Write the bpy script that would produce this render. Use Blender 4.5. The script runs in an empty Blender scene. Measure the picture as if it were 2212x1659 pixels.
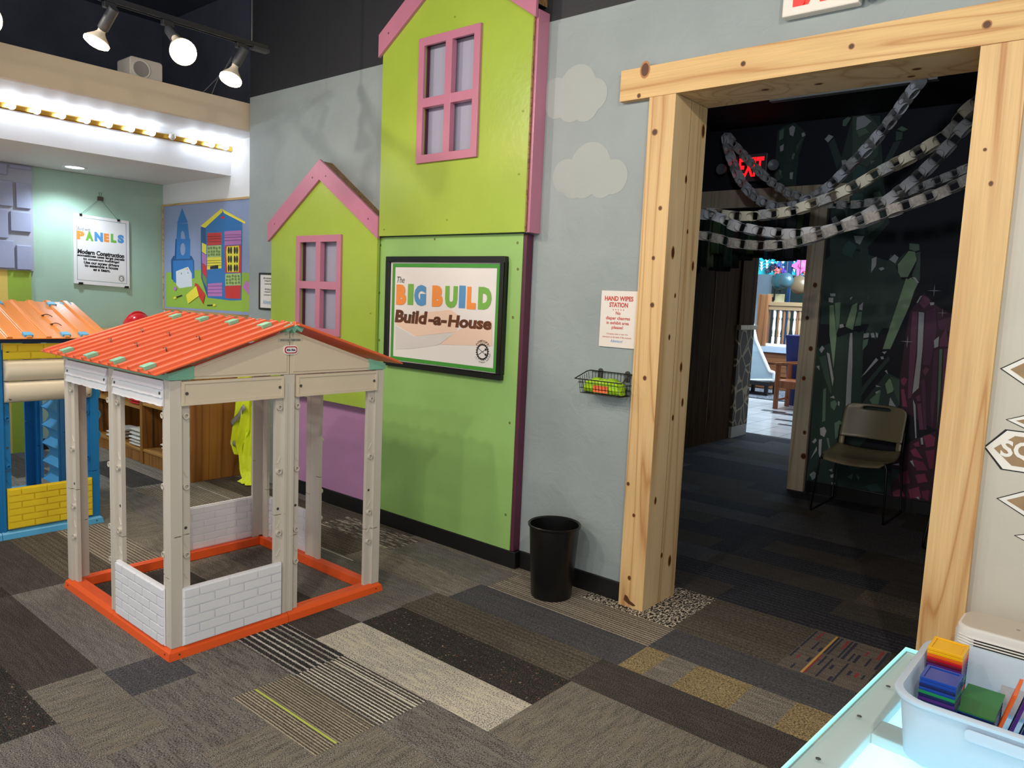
import bpy, math, random
from mathutils import Vector, Matrix, Quaternion
random.seed(7)
SC = bpy.context.scene
COL = SC.collection

# ---------------------------------------------------------------- camera
FOC, YAW, PITCH, ROLL = 1636.4, -0.69925, -0.111836, 0.043969
CAM = Vector((0, 0, 1.5))
_f = Vector((math.sin(YAW)*math.cos(PITCH), math.cos(YAW)*math.cos(PITCH), math.sin(PITCH)))
_r0 = Vector((math.cos(YAW), -math.sin(YAW), 0)); _u0 = _r0.cross(_f)
_r = math.cos(ROLL)*_r0 + math.sin(ROLL)*_u0
_u = -math.sin(ROLL)*_r0 + math.cos(ROLL)*_u0
cd = bpy.data.cameras.new('camera'); cam = bpy.data.objects.new('camera', cd); COL.objects.link(cam)
cd.sensor_fit = 'HORIZONTAL'; cd.sensor_width = 36; cd.lens = FOC*36/2212; cd.clip_start = .05; cd.clip_end = 200
cam.matrix_world = Matrix(((_r.x, _u.x, -_f.x, CAM.x), (_r.y, _u.y, -_f.y, CAM.y), (_r.z, _u.z, -_f.z, CAM.z), (0, 0, 0, 1)))
SC.camera = cam

# ---------------------------------------------------------------- world, colour management, room lights
vs = SC.view_settings
SC.display_settings.display_device = 'sRGB'
vs.view_transform = 'Standard'; vs.look = 'None'; vs.gamma = 1; vs.use_curve_mapping = False
vs.exposure = 0.27
wd = bpy.data.worlds.new('world'); SC.world = wd; wd.use_nodes = True
wd.node_tree.nodes['Background'].inputs[0].default_value = (.92, .97, 1, 1)
wd.node_tree.nodes['Background'].inputs[1].default_value = .86

def lamp(name, kind, loc, power, color, size=.1, target=None, spot=None, blend=.6, size_y=None):
    l = bpy.data.lights.new(name, kind); l.energy = power; l.color = color
    if kind == 'AREA':
        l.size = size
        if size_y: l.shape = 'RECTANGLE'; l.size_y = size_y
        else: l.shape = 'DISK'
    else: l.shadow_soft_size = size
    if kind == 'SPOT': l.spot_size = math.radians(spot or 90); l.spot_blend = blend
    o = bpy.data.objects.new(name, l); COL.objects.link(o); o.location = loc
    if target is not None:
        o.rotation_euler = (Vector(target)-Vector(loc)).to_track_quat('-Z', 'Y').to_euler()
    return o
WARM = (1, .90, .76); NEUT = (1, .93, .84); COOL = (.74, .88, 1)
# track flood lamps over the playroom floor (behind and above the photographer)
for i, (x, y, p, tx, ty, tz) in enumerate([(-4.3, .35, 74, -3.6, 3.0, 1.3), (-3.0, -.2, 72, -2.9, 3.0, 1.2), (-1.5, .2, 72, -1.8, 3.2, 1.3),
                                       (.5, .5, 105, -1.3, 3.3, 1.3), (-2.2, -1.2, 60, -3.0, 1.6, .2), (-.4, -1.0, 46, -1.2, 1.8, .2)]):
    lamp('track_flood', 'SPOT', (x, y, 3.15), p, WARM, .05, (tx, ty, tz), 125, .9)
lamp('alcove_downlight', 'SPOT', (-7.0, 2.55, 2.40), 40, COOL, .05, (-7.0, 2.55, 0), 140, .7)
lamp('alcove_downlight', 'SPOT', (-6.7, .9, 2.40), 75, COOL, .05, (-6.5, 1.0, 0), 150, .7)
lamp('mural_fill_light', 'SPOT', (-1.7, 4.0, 2.9), 16, (.9, .95, 1), .1, (-1.9, 6.4, 2.2), 95, .8)  # added fill without a fixture, brightens the mural and ribbons
lamp('hall_daylight', 'AREA', (-4.4, 11.9, 3.4), 190, (.72, .88, 1), 3.0, (-4.4, 11.6, 0))
lamp('hall_daylight', 'AREA', (-3.6, 13.6, 3.2), 210, (.72, .88, 1), 2.0, (-5.4, 15.6, 1.6))

# ---------------------------------------------------------------- helpers
def W(px, py, y):                                   # point of the plane y = const seen at a picture position
    d = _r*(px-1106) - _u*(py-829.5) + _f*FOC
    return CAM + d*((y-CAM.y)/d.y)
def WX(px, py, x):
    d = _r*(px-1106) - _u*(py-829.5) + _f*FOC
    return CAM + d*((x-CAM.x)/d.x)
def WZ(px, py, z):
    d = _r*(px-1106) - _u*(py-829.5) + _f*FOC
    return CAM + d*((z-CAM.z)/d.z)

def lin(c):
    return tuple(((v/255)/12.92 if v/255 <= .04045 else ((v/255+.055)/1.055)**2.4) for v in c)

class NT:                                           # tiny node-tree writer
    def __init__(s, name):
        s.m = bpy.data.materials.new(name); s.m.use_nodes = True
        s.t = s.m.node_tree; s.b = s.t.nodes['Principled BSDF']; s.tc = None
    def n(s, kind, ins=None, **kw):
        q = s.t.nodes.new(kind)
        for k, v in kw.items(): setattr(q, k, v)
        for k, v in (ins or {}).items(): s.set(q, k, v)
        return q
    def set(s, q, k, v):
        sock = q.inputs[k]
        if isinstance(v, bpy.types.NodeSocket): s.t.links.new(v, sock)
        else:
            if isinstance(v, (tuple, list)) and len(v) == 3 and sock.type == 'RGBA': v = (*v, 1)
            sock.default_value = v
    def co(s, scale=(1, 1, 1), rot=(0, 0, 0), loc=(0, 0, 0)):
        if not s.tc: s.tc = s.n('ShaderNodeTexCoord')
        return s.n('ShaderNodeMapping', {'Vector': s.tc.outputs['Object'], 'Scale': scale, 'Rotation': rot, 'Location': loc}).outputs[0]
    def noise(s, vec, scale, detail=3, rough=.55, dist=0):
        return s.n('ShaderNodeTexNoise', {'Vector': vec, 'Scale': scale, 'Detail': detail, 'Roughness': rough, 'Distortion': dist}).outputs['Fac']
    def ramp(s, fac, stops):
        r = s.n('ShaderNodeValToRGB', {'Fac': fac}); e = r.color_ramp.elements
        e[0].position, e[0].color = stops[0][0], (*stops[0][1], 1)
        e[1].position, e[1].color = stops[-1][0], (*stops[-1][1], 1)
        for p, c in stops[1:-1]: q = e.new(p); q.color = (*c, 1)
        return r.outputs['Color']
    def mix(s, fac, a, b, mode='MIX'):
        q = s.n('ShaderNodeMix', data_type='RGBA', blend_type=mode)
        for i, v in ((0, fac), (6, a), (7, b)):
            if isinstance(v, bpy.types.NodeSocket): s.t.links.new(v, q.inputs[i])
            else: q.inputs[i].default_value = (*v, 1) if isinstance(v, tuple) and len(v) == 3 else v
        return q.outputs[2]
    def bump(s, h, strength=.3, dist=.01):
        s.set(s.b, 'Normal', s.n('ShaderNodeBump', {'Height': h, 'Strength': strength, 'Distance': dist}).outputs[0])
MATS = {}
def paint(name, rgb, rough=.5, var=.06, bump=.15, bscale=60, vscale=3, metal=0, spec=.5, coat=0, bd=.004):
    if name in MATS: return MATS[name]
    t = NT(name); c = lin(rgb)
    f = t.noise(t.co(), vscale, 4)
    t.set(t.b, 'Base Color', t.ramp(f, [(.3, tuple(v*(1-var) for v in c)), (.7, tuple(min(1, v*(1+var)) for v in c))]))
    t.set(t.b, 'Roughness', rough); t.set(t.b, 'Metallic', metal); t.set(t.b, 'Specular IOR Level', spec)
    if coat: t.set(t.b, 'Coat Weight', coat)
    if bump: t.bump(t.noise(t.co(), bscale, 3 if bd < .01 else 5, .55, 0 if bd < .01 else 1.2), bump, bd)
    MATS[name] = t.m; return t.m
def emit(name, rgb, strength, base=(255, 255, 255)):
    if name in MATS: return MATS[name]
    t = NT(name); t.set(t.b, 'Base Color', lin(base)); t.set(t.b, 'Emission Color', lin(rgb)); t.set(t.b, 'Emission Strength', strength)
    MATS[name] = t.m; return t.m
def clear(name, rgb, alpha=.5, rough=.1, trans=0):
    if name in MATS: return MATS[name]
    t = NT(name); t.set(t.b, 'Base Color', lin(rgb)); t.set(t.b, 'Roughness', rough); t.set(t.b, 'Alpha', alpha); t.set(t.b, 'Transmission Weight', trans)
    MATS[name] = t.m; return t.m
def wood(name, a, b, axis='z', scale=9, rough=.5, dist=2.5, stretch=.06, fine=.5):
    if name in MATS: return MATS[name]
    t = NT(name); sc = [1, 1, 1]; sc['xyz'.index(axis)] = stretch
    v = t.co(tuple(sc))
    n = t.noise(v, scale*.6, 2, .5, .4)
    w = t.n('ShaderNodeMath', {0: n, 1: 9.0}, operation='MULTIPLY').outputs[0]
    w = t.n('ShaderNodeMath', {0: w}, operation='FRACT').outputs[0]
    w = t.n('ShaderNodeMath', {0: w, 1: .5}, operation='SUBTRACT').outputs[0]
    w = t.n('ShaderNodeMath', {0: w}, operation='ABSOLUTE').outputs[0]
    w = t.n('ShaderNodeMath', {0: w, 1: 2.0}, operation='MULTIPLY').outputs[0]
    ca, cb = lin(a), lin(b)
    base = t.ramp(w, [(0, cb), (.16, tuple((x*.35+y*.65) for x, y in zip(cb, ca))), (.5, ca), (1, tuple(min(1, x*1.04) for x in ca))])
    g = t.noise(t.co(tuple(s*70 if s == 1 else s*25 for s in sc)), 3, 3, .6)
    base = t.mix(fine, base, t.ramp(g, [(.3, (.72, .72, .72)), (.65, (1, 1, 1))]), 'MULTIPLY')
    big = t.noise(t.co(), 1.3, 2)
    base = t.mix(.35, base, t.ramp(big, [(.3, (.82, .8, .76)), (.7, (1, 1, 1))]), 'MULTIPLY')
    t.set(t.b, 'Base Color', base); t.set(t.b, 'Roughness', rough)
    t.bump(g, .12, .002); MATS[name] = t.m; return t.m
def carpet(name, dark, light, scale=150, st=(1, 1), contrast=(.38, .62), fleck=None, stripe=None, patch=None, streak=.55, turn=False):
    t = NT(name); d, l = lin(tuple(v*.85 for v in dark)), lin(tuple(min(255, v*1.12+6) for v in light))
    scale *= 1.3; f = t.noise(t.co((st[0], st[1], 1)), scale, 3, .8)
    base = t.ramp(f, [(contrast[0]+.05, d), (contrast[1]-.05, l)])
    sk = t.noise(t.co((2.4, .3, 1) if turn else (.3*st[0]**.5, 2.4*st[1]**.5, 1)), 22, 4, .75)
    base = t.mix(streak, base, t.ramp(sk, [(.36, (.42, .42, .43)), (.62, (1.0, 1.0, 1.0))]), 'MULTIPLY')
    big = t.noise(t.co((st[0]**.5, st[1]**.5, 1)), 7, 3, .7)
    base = t.mix(.6, base, t.ramp(big, [(.3, (.74, .74, .76)), (.7, (1.0, 1.0, 1.0))]), 'MULTIPLY')
    if stripe:
        period, ax, col, width = stripe
        v = t.co((1, 1, 1)); sep = t.n('ShaderNodeSeparateXYZ', {0: v})
        w = t.n('ShaderNodeMath', {0: sep.outputs[ax], 1: 1/period}, operation='MULTIPLY').outputs[0]
        wob = t.noise(t.co(), 180, 2)
        w = t.n('ShaderNodeMath', {0: w, 1: t.n('ShaderNodeMath', {0: wob, 1: .7}, operation='MULTIPLY').outputs[0]}, operation='ADD').outputs[0]
        w = t.n('ShaderNodeMath', {0: w}, operation='FRACT').outputs[0]
        m = t.n('ShaderNodeMath', {0: w, 1: width}, operation='LESS_THAN').outputs[0]
        vary = t.noise(t.co((1, 1, 1) if ax == 2 else ((.3, 40, 1) if ax == 1 else (40, .3, 1))), 2, 1)
        m = t.n('ShaderNodeMath', {0: m, 1: t.ramp(vary, [(.3, (.35,)*3), (.6, (1,)*3)])}, operation='MULTIPLY').outputs[0]
        base = t.mix(m, base, lin(col))
    if patch:
        v = t.noise(t.co((3.2, .5, 1) if turn else (.5, 3.2, 1)), 15, 4, .8)
        base = t.mix(t.ramp(v, [(.5, (0,)*3), (.62, (.85,)*3)]), base, lin(patch))
    if fleck:
        for i, c in enumerate(fleck):
            v = t.noise(t.co((1, 1, 1), loc=(3.1*i+1, 7.7*i, 0)), 48, 3, .85)
            base = t.mix(t.ramp(v, [(.62, (0,)*3), (.68, (.8,)*3)]), base, lin(c))
    t.set(t.b, 'Base Color', base); t.set(t.b, 'Roughness', .95); t.set(t.b, 'Specular IOR Level', .1)
    t.bump(f, .5, .004); MATS[name] = t.m; return t.m

ORG = {}
class MB:
    def __init__(s): s.v = []; s.f = []; s.m = []
    def face(s, pts, m=0):
        i = len(s.v); s.v += [tuple(p) for p in pts]; s.f.append(tuple(range(i, i+len(pts)))); s.m.append(m)
    def raw(s, vs_, fs, m=0):
        i = len(s.v); s.v += [tuple(p) for p in vs_]
        for q in fs: s.f.append(tuple(a+i for a in q)); s.m.append(m)
    def box(s, x0, x1, y0, y1, z0, z1, m=0):
        p = [(x, y, z) for x in (x0, x1) for y in (y0, y1) for z in (z0, z1)]
        s.raw(p, [(0, 1, 3, 2), (4, 6, 7, 5), (0, 4, 5, 1), (2, 3, 7, 6), (0, 2, 6, 4), (1, 5, 7, 3)], m); return s
    def prism(s, poly, fn, a, b, m=0):               # 2-D outline swept from depth a to b; fn(u, v, d) gives the point
        n = len(poly)
        s.raw([fn(u, v, a) for u, v in poly]+[fn(u, v, b) for u, v in poly],
              [tuple(range(n))[::-1], tuple(range(n, 2*n))]+[(i, (i+1) % n, n+(i+1) % n, n+i) for i in range(n)], m); return s
    def tube(s, path, r, seg=8, m=0, closed=False, cap=True):
        path = [Vector(p) for p in path]; n = len(path); rings = []
        up = None
        for i, p in enumerate(path):
            if closed: t = path[(i+1) % n]-path[i-1]
            else: t = path[min(i+1, n-1)]-path[max(i-1, 0)]
            t.normalize()
            if up is None: up = t.orthogonal().normalized()
            up = (up-t*up.dot(t)); up = up.normalized() if up.length > 1e-6 else t.orthogonal().normalized()
            side = t.cross(up); rr = r[i] if isinstance(r, (list, tuple)) else r
            rings.append([p+(up*math.cos(2*math.pi*k/seg)+side*math.sin(2*math.pi*k/seg))*rr for k in range(seg)])
        fs = []
        for i in range(n if closed else n-1):
            j = (i+1) % n
            for k in range(seg): fs.append((i*seg+k, i*seg+(k+1) % seg, j*seg+(k+1) % seg, j*seg+k))
        if cap and not closed: fs += [tuple(range(seg))[::-1], tuple((n-1)*seg+k for k in range(seg))]
        s.raw([q for ring in rings for q in ring], fs, m); return s
    def lathe(s, prof, c, seg=28, axis=None, m=0):   # profile of (radius, height) round an axis through c
        a = Vector(axis or (0, 0, 1)).normalized(); u = a.orthogonal().normalized(); w = a.cross(u); c = Vector(c); n = len(prof)
        vs_ = [c+a*h+(u*math.cos(2*math.pi*k/seg)+w*math.sin(2*math.pi*k/seg))*max(r, 1e-5) for r, h in prof for k in range(seg)]
        s.raw(vs_, [(i*seg+k, i*seg+(k+1) % seg, (i+1)*seg+(k+1) % seg, (i+1)*seg+k) for i in range(n-1) for k in range(seg)], m); return s
    def ring(s, c, axis, r, t, h, m=0, seg=14):      # short open pipe stub
        return s.lathe([(r, 0), (r, h), (r-t, h), (r-t, 0)], c, seg, axis, m)
    def loft(s, rings, m=0, closed=True, cap=True):
        n = len(rings[0]); fs = []
        for i in range(len(rings)-1):
            for k in range(n if closed else n-1): fs.append((i*n+k, i*n+(k+1) % n, (i+1)*n+(k+1) % n, (i+1)*n+k))
        if cap and closed: fs += [tuple(range(n))[::-1], tuple((len(rings)-1)*n+k for k in range(n))]
        s.raw([q for r in rings for q in r], fs, m); return s
    def build(s, name, mats, parent=None, bevel=0, smooth=None, local=False, seg=2):
        if not isinstance(mats, (list, tuple)): mats = [mats]
        o0 = Vector((0, 0, 0)) if local or parent is None else ORG.get(parent.name, Vector((0, 0, 0)))
        me = bpy.data.meshes.new(name); me.from_pydata([tuple(Vector(v)-o0) for v in s.v], [], s.f)
        for m in mats: me.materials.append(m)
        me.polygons.foreach_set('material_index', s.m)
        import bmesh
        b = bmesh.new(); b.from_mesh(me)
        bmesh.ops.remove_doubles(b, verts=b.verts, dist=1e-5) if smooth or bevel else None
        if smooth or bevel: bmesh.ops.recalc_face_normals(b, faces=b.faces)
        b.to_mesh(me); b.free()
        if smooth:
            me.shade_smooth(); me.set_sharp_from_angle(angle=math.radians(smooth))
        me.update()
        o = bpy.data.objects.new(name, me); COL.objects.link(o)
        if parent is not None:
            o.parent = parent; ORG[o.name] = o0
        if bevel:
            q = o.modifiers.new('bevel', 'BEVEL'); q.width = bevel; q.segments = seg; q.limit_method = 'ANGLE'; q.angle_limit = math.radians(40)
        return o
def tag(o, label, cat, group=None):
    o['label'] = label; o['category'] = cat
    if group: o['group'] = group
    return o
def thing(name, label, cat, loc=(0, 0, 0), rz=0, group=None):
    o = bpy.data.objects.new(name, None); COL.objects.link(o); o.location = loc; o.rotation_euler = (0, 0, rz)
    o.empty_display_size = .1; ORG[o.name] = Vector(loc)
    return tag(o, label, cat, group)
def struct(o): o['kind'] = 'structure'; return o
def hull(name, boxes, mats, **kw):
    m = MB()
    for b in boxes: m.box(*b[:6], b[6] if len(b) > 6 else 0)
    return struct(m.build(name, mats, **kw))
_TC = {}
def glyphs(s, bold=0, shear=0, space=1):
    k = (s, bold, shear, space)
    if k in _TC: return _TC[k]
    cu = bpy.data.curves.new('t', 'FONT'); cu.body = s; cu.offset = bold; cu.shear = shear; cu.resolution_u = 3; cu.space_character = space
    o = bpy.data.objects.new('t', cu); COL.objects.link(o); bpy.context.view_layer.update()
    me = bpy.data.meshes.new_from_object(o.evaluated_get(bpy.context.evaluated_depsgraph_get()))
    v = [(p.co.x, p.co.y) for p in me.vertices]; f = [tuple(p.vertices) for p in me.polygons]
    bpy.data.objects.remove(o); bpy.data.curves.remove(cu); bpy.data.meshes.remove(me)
    xs = [a for a, _ in v]; ys = [b for _, b in v]; x0, x1, y0, y1 = min(xs), max(xs), min(ys), max(ys)
    _TC[k] = ([((a-x0)/(x1-x0), (b-y0)/(y1-y0)) for a, b in v], f, (x1-x0)/(y1-y0)); return _TC[k]
def write(mb, s, fn, u0, u1, v0, v1, m=0, bold=.02, shear=0, space=1, keep=False):
    """text stretched into the rectangle u0..u1, v0..v1 of the surface fn(u, v)"""
    v, f, asp = glyphs(s, bold, shear, space)
    mb.raw([fn(u0+a*(u1-u0), v0+b*(v1-v0)) for a, b in v], f, m)
def arc(cx, cy, r, a0, a1, n): return [(cx+r*math.cos(math.radians(a0+(a1-a0)*i/n)), cy+r*math.sin(math.radians(a0+(a1-a0)*i/n))) for i in range(n+1)]
def rrect(x0, x1, y0, y1, r, n=5):
    return arc(x1-r, y0+r, r, -90, 0, n)+arc(x1-r, y1-r, r, 0, 90, n)+arc(x0+r, y1-r, r, 90, 180, n)+arc(x0+r, y0+r, r, 180, 270, n)
FY = lambda y: (lambda u, v: (u, y, v))               # surface facing the camera side, at depth y
def dup(root, loc, label=None, name=None):
    r = root.copy(); COL.objects.link(r); r.location = loc
    if label: r['label'] = label
    for ch in list(root.children):
        c = ch.copy(); COL.objects.link(c); c.parent = r
        for g in ch.children:
            d = g.copy(); COL.objects.link(d); d.parent = c
    return r

# ---------------------------------------------------------------- materials
GREYWALL = paint('wall_grey', (150, 160, 162), .55, .08, .22, 9, 2.2, bd=.02)
BEIGEWALL = paint('wall_beige', (200, 194, 182), .6, .04, .3, 14)
BLACKWALL = paint('wall_black', (42, 43, 48), .55, .1, .2)
NAVY = paint('wall_navy', (26, 29, 42), .7, .1)
CEIL = paint('ceiling_black', (78, 81, 94), .7, .2, .4, 30)
WHITEWALL = paint('wall_white', (226, 226, 228), .6, .02)
TANWALL = paint('wall_tan', (228, 210, 182), .6, .03)
SAGE = paint('wall_sage', (164, 192, 172), .6, .05)
RUBBER = paint('rubber_black', (17, 17, 19), .45, .1)
LIME = paint('lime_gloss', (162, 186, 68), .28, .07, .22, 22, 2.5)
GREEN = paint('green_gloss', (150, 192, 110), .33, .06, .2, 22, 2.5)
PINK = paint('pink_gloss', (192, 122, 146), .3, .05, .3, 30)
PLUM = paint('plum', (86, 34, 58), .5, .1)
PURPLE = paint('purple', (188, 136, 178), .45, .05)
LAVENDER = paint('lavender', (164, 164, 186), .5, .04)
BLACK = paint('black_satin', (14, 14, 15), .35, .1)
INK = paint('ink', (16, 16, 18), .5, .05, 0)
PINE = wood('pine_upright', (226, 188, 132), (194, 140, 84), 'z', 8)
PINEX = wood('pine_level', (228, 188, 128), (196, 142, 84), 'x', 8)
PINEJ = wood('pine_jamb', (236, 206, 158), (208, 166, 112), 'z', 5)
KNOT = paint('knot', (84, 48, 26), .5, .3, 0)
KNOTL = paint('knot_edge', (168, 112, 60), .5, .2, 0)
PAPER = paint('paper', (232, 228, 226), .45, .02, .2, 6)

# carpets
CP = {
 'charcoal': carpet('carpet_charcoal', (34, 33, 35), (92, 87, 82), 210, (.8, 1)),
 'grey': carpet('carpet_grey', (54, 53, 53), (142, 138, 132), 190, (1, 1), (.36, .64)),
 'taupe': carpet('carpet_taupe', (72, 68, 61), (112, 104, 92), 240, (.25, 1), stripe=(.03, 1, (70, 64, 58), .2)),
 'slate': carpet('carpet_slate', (62, 62, 66), (98, 97, 100), 240, (.3, 1), stripe=(.022, 1, (74, 74, 78), .3)),
 'red': carpet('carpet_red_fleck', (30, 29, 29), (70, 67, 64), 170, (.7, 1), fleck=[(126, 42, 30), (196, 172, 146)]),
 'pale': carpet('carpet_pale', (70, 67, 66), (206, 199, 186), 190, (.6, 1), (.34, .62), patch=(206, 197, 174), streak=.35),
 'beige': carpet('carpet_beige', (62, 59, 56), (160, 152, 140), 170, (1, 1), (.34, .66), streak=.7),
 'striped': carpet('carpet_striped', (54, 52, 51), (86, 82, 78), 220, (.5, 1), stripe=(.0165, 1, (222, 214, 200), .38)),
 'tanstripe': carpet('carpet_tan_stripe', (70, 65, 60), (104, 96, 86), 220, (.5, 1), stripe=(.012, 1, (178, 166, 146), .4)),
 'weave': carpet('carpet_weave', (18, 18, 20), (70, 68, 68), 120, (2, .6), stripe=(.03, 1, (196, 192, 186), .3)),
 'shag': carpet('carpet_shag', (42, 38, 36), (206, 194, 176), 75, (1, .5), (.44, .6)),
 'ash': carpet('carpet_ash', (56, 54, 52), (150, 143, 133), 190, (1, 1), (.36, .64), patch=(128, 119, 106), streak=.7, turn=True),
 'mist': carpet('carpet_mist', (58, 57, 57), (138, 134, 128), 190, (1, .6), (.36, .64), patch=(124, 119, 112), streak=.75),
 'gold': carpet('carpet_gold', (88, 80, 66), (172, 152, 110), 180, (.5, 1)),
 'chevron': carpet('carpet_chevron', (76, 70, 64), (128, 118, 106), 200, (.4, 1), stripe=(.02, 1, (176, 166, 150), .4)),
 'multi': carpet('carpet_multi', (92, 84, 78), (126, 116, 108), 200, (1, 1)),
 'scratch': carpet('carpet_scratch', (64, 60, 56), (100, 94, 86), 200, (.4, 1), patch=(214, 206, 190)),
 'nightblue': carpet('carpet_nightblue', (34, 36, 44), (78, 78, 84), 190, (.4, 1), stripe=(.035, 1, (44, 44, 52), .4)),
}
KEYS = list(CP)
LINES = [paint('carpet_line_green', (178, 190, 84), .9), paint('carpet_line_cream', (206, 198, 184), .9), paint('carpet_line_navy', (40, 44, 62), .9),
         paint('carpet_line_red', (140, 52, 58), .9), paint('carpet_line_amber', (196, 156, 84), .9)]

# ---------------------------------------------------------------- the setting
fl = MB(); P0, PH = 2.13, .2475
SPEC = {0: [(-2.63, -2.14, 'red'), (-2.14, -1.625, 'red'), (-1.625, -.62, 'ash')], 1: [(-3.6, -2.645, 'grey'), (-2.645, -1.64, 'taupe'), (-1.64, -.64, 'charcoal')],
 2: [(-3.4, -2.567, 'beige'), (-2.567, -1.565, 'slate'), (-1.565, -1.45, 'gold'), (-1.45, -1.32, 'beige'), (-1.32, -1.08, 'gold'), (-1.08, -.905, 'beige'), (-.905, -.6, 'gold'), (-.6, .3, 'grey')],
 3: [(-4.0, -3.3, 'scratch'), (-3.3, -2.52, 'grey'), (-2.52, -1.565, 'chevron'), (-1.565, -.56, 'slate')],
 4: [(-3.4, -2.58, 'beige'), (-2.58, -2.1, 'chevron'), (-2.1, -1.585, 'shag'), (-1.585, -1.08, 'taupe'), (-1.08, -.75, 'multi'), (-.75, .3, 'charcoal')],
 5: [(-2.1, -1.585, 'shag'), (-1.585, -1.08, 'taupe'), (-1.08, -.75, 'multi'), (-.75, .3, 'charcoal')],
 6: [(-2.4, -1.6, 'charcoal'), (-1.6, -.6, 'nightblue')], 7: [(-2.1, -1.1, 'nightblue'), (-1.1, -.1, 'charcoal')], 8: [(-1.9, -1.06, 'charcoal'), (-1.06, -.75, 'taupe'), (-.75, .2, 'nightblue')],
 -1: [(-3.4, -2.63, 'charcoal'), (-2.63, -1.625, 'pale'), (-1.625, -.62, 'ash')],
 -2: [(-3.87, -2.87, 'charcoal'), (-2.87, -2.425, 'weave'), (-2.425, -1.922, 'striped'), (-1.922, -1.4, 'mist'), (-1.4, -.4, 'ash')],
 -3: [(-3.9, -2.95, 'charcoal'), (-2.95, -2.44, 'mist'), (-2.44, -1.93, 'tanstripe'), (-1.93, -1.43, 'ash'), (-1.43, -.4, 'mist')],
 -4: [(-5.0, -4.0, 'charcoal'), (-4.0, -2.95, 'grey'), (-2.95, -2.70, 'slate'), (-2.70, -2.2, 'mist'), (-2.2, -1.6, 'ash'), (-1.6, -.9, 'grey')],
 -5: [(-5.0, -4.0, 'red'), (-4.0, -3.0, 'charcoal'), (-3.0, -2.4, 'ash'), (-2.4, -1.4, 'mist')],
 -6: [(-3.7, -2.7, 'red'), (-2.7, -1.7, 'grey')]}
WEI = ['charcoal', 'grey', 'mist', 'taupe', 'slate', 'beige', 'ash', 'charcoal', 'chevron', 'ash']
for k in range(-16, 28):
    y0 = P0+PH*k; y1 = min(y0+PH, 8.9)
    if y0 > 8.89: break
    dark = k > 5; segs = list(SPEC.get(k, [])); off = random.choice([0, .25, .5, .75])
    lo = segs[0][0] if segs else -8.0+off; hi = segs[-1][1] if segs else lo
    x = lo
    while x > -9: segs.insert(0, (x-1, x, random.choice(['charcoal', 'nightblue', 'slate'] if dark else WEI))); x -= 1
    x = hi
    while x < 3: segs.append((x, x+1, random.choice(['charcoal', 'nightblue', 'slate'] if dark else WEI))); x += 1
    for a, b, t in segs: fl.face([(a, y0, 0), (b, y0, 0), (b, y1, 0), (a, y1, 0)], KEYS.index(t))
NB = len(KEYS)
def fline(x0, x1, y0, y1, i): fl.face([(x0, y0, .0006), (x1, y0, .0006), (x1, y1, .0006), (x0, y1, .0006)], NB+i)
fline(-2.434, -1.94, 1.472, 1.481, 0); fline(-2.41, -1.92, 1.812, 1.82, 1)
for x, y, l in ((-5.35, 2.75, .5), (-3.9, 2.6, .6)): fline(x, x+l, y, y+.008, 1)
rr = random.Random(3)
for c0 in (3.125, 3.37):                             # the woven bar pattern of the coloured planks
    x = -1.075
    while x < -.76:
        h = rr.choice([.22, .22, .1, .05]); y = c0+rr.choice([.01, .01, .12]); h = min(h, c0+.235-y)
        fline(x, x+rr.choice([.008, .012]), y, y+h, rr.choice([2, 2, 2, 2, 3])); x += rr.choice([.016, .02, .028])
fl.face([(-.985, 3.125, .0012), (-.975, 3.125, .0012), (-.975, 3.6, .0012), (-.985, 3.6, .0012)], NB+4)
struct(fl.build('floor', [CP[k] for k in KEYS]+LINES))
t = NT('hall_tile'); sq = t.n('ShaderNodeTexBrick', {'Vector': t.co(), 'Color1': lin((214, 214, 216)), 'Color2': lin((200, 202, 206)), 'Mortar': lin((150, 152, 158)),
    'Scale': 1.0, 'Mortar Size': .006, 'Brick Width': .33, 'Row Height': .33}, offset=0.0)
t.set(t.b, 'Base Color', sq.outputs['Color']); t.set(t.b, 'Roughness', .18)
tl = MB(); tl.face([(-9, 8.9, 0), (3, 8.9, 0), (3, 19, 0), (-9, 19, 0)])
DT = paint('hall_tile_dark', (70, 72, 82), .2)
for x0, x1, y0, y1 in ((-4.2, -3.5, 10.9, 11.1), (-3.9, -3.5, 10.3, 10.42), (-3.7, -3.3, 9.9, 9.99), (-4.4, -4.05, 11.05, 11.2)):
    tl.face([(x0, y0, .002), (x1, y0, .002), (x1, y1, .002), (x0, y1, .002)], 1)
struct(tl.build('floor', [t.m, DT]))

D = 3.216                                            # face of the wall with the doorway
wb = hull('wall_back', [(-5.43, -1.84, D, 3.5, 0, 2.931, 0), (-1.84, -.5, D, 3.5, 2.50, 2.931, 0), (-.5, 3, D, 3.5, 2.50, 2.931, 0), (-.5, 3, D, 3.5, 0, 2.50, 1),
    (-5.43, 3, D+.002, 3.5, 2.931, 3.9, 2)], [GREYWALL, BEIGEWALL, BLACKWALL])
CLOUD = paint('cloud_paint', (166, 172, 170), .6, .03, .4, 14)
def cloud(circ):
    m = MB()
    for i, (px, py, rx) in enumerate(circ):
        c = W(px, py, D-.001-.00004*i); m.face([(c.x+rx*math.cos(a*.1963), c.y, c.z+rx*math.sin(a*.1963)) for a in range(32)][::-1])
    m.build('painted_cloud', CLOUD, wb)
cloud([(1200, 205, .085), (1247, 190, .115), (1283, 205, .08), (1235, 225, .09), (1203, 225, .075), (1265, 228, .08)])
cloud([(1222, 380, .085), (1274, 362, .125), (1324, 382, .085), (1260, 392, .085), (1300, 395, .075), (1240, 395, .08)])
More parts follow.
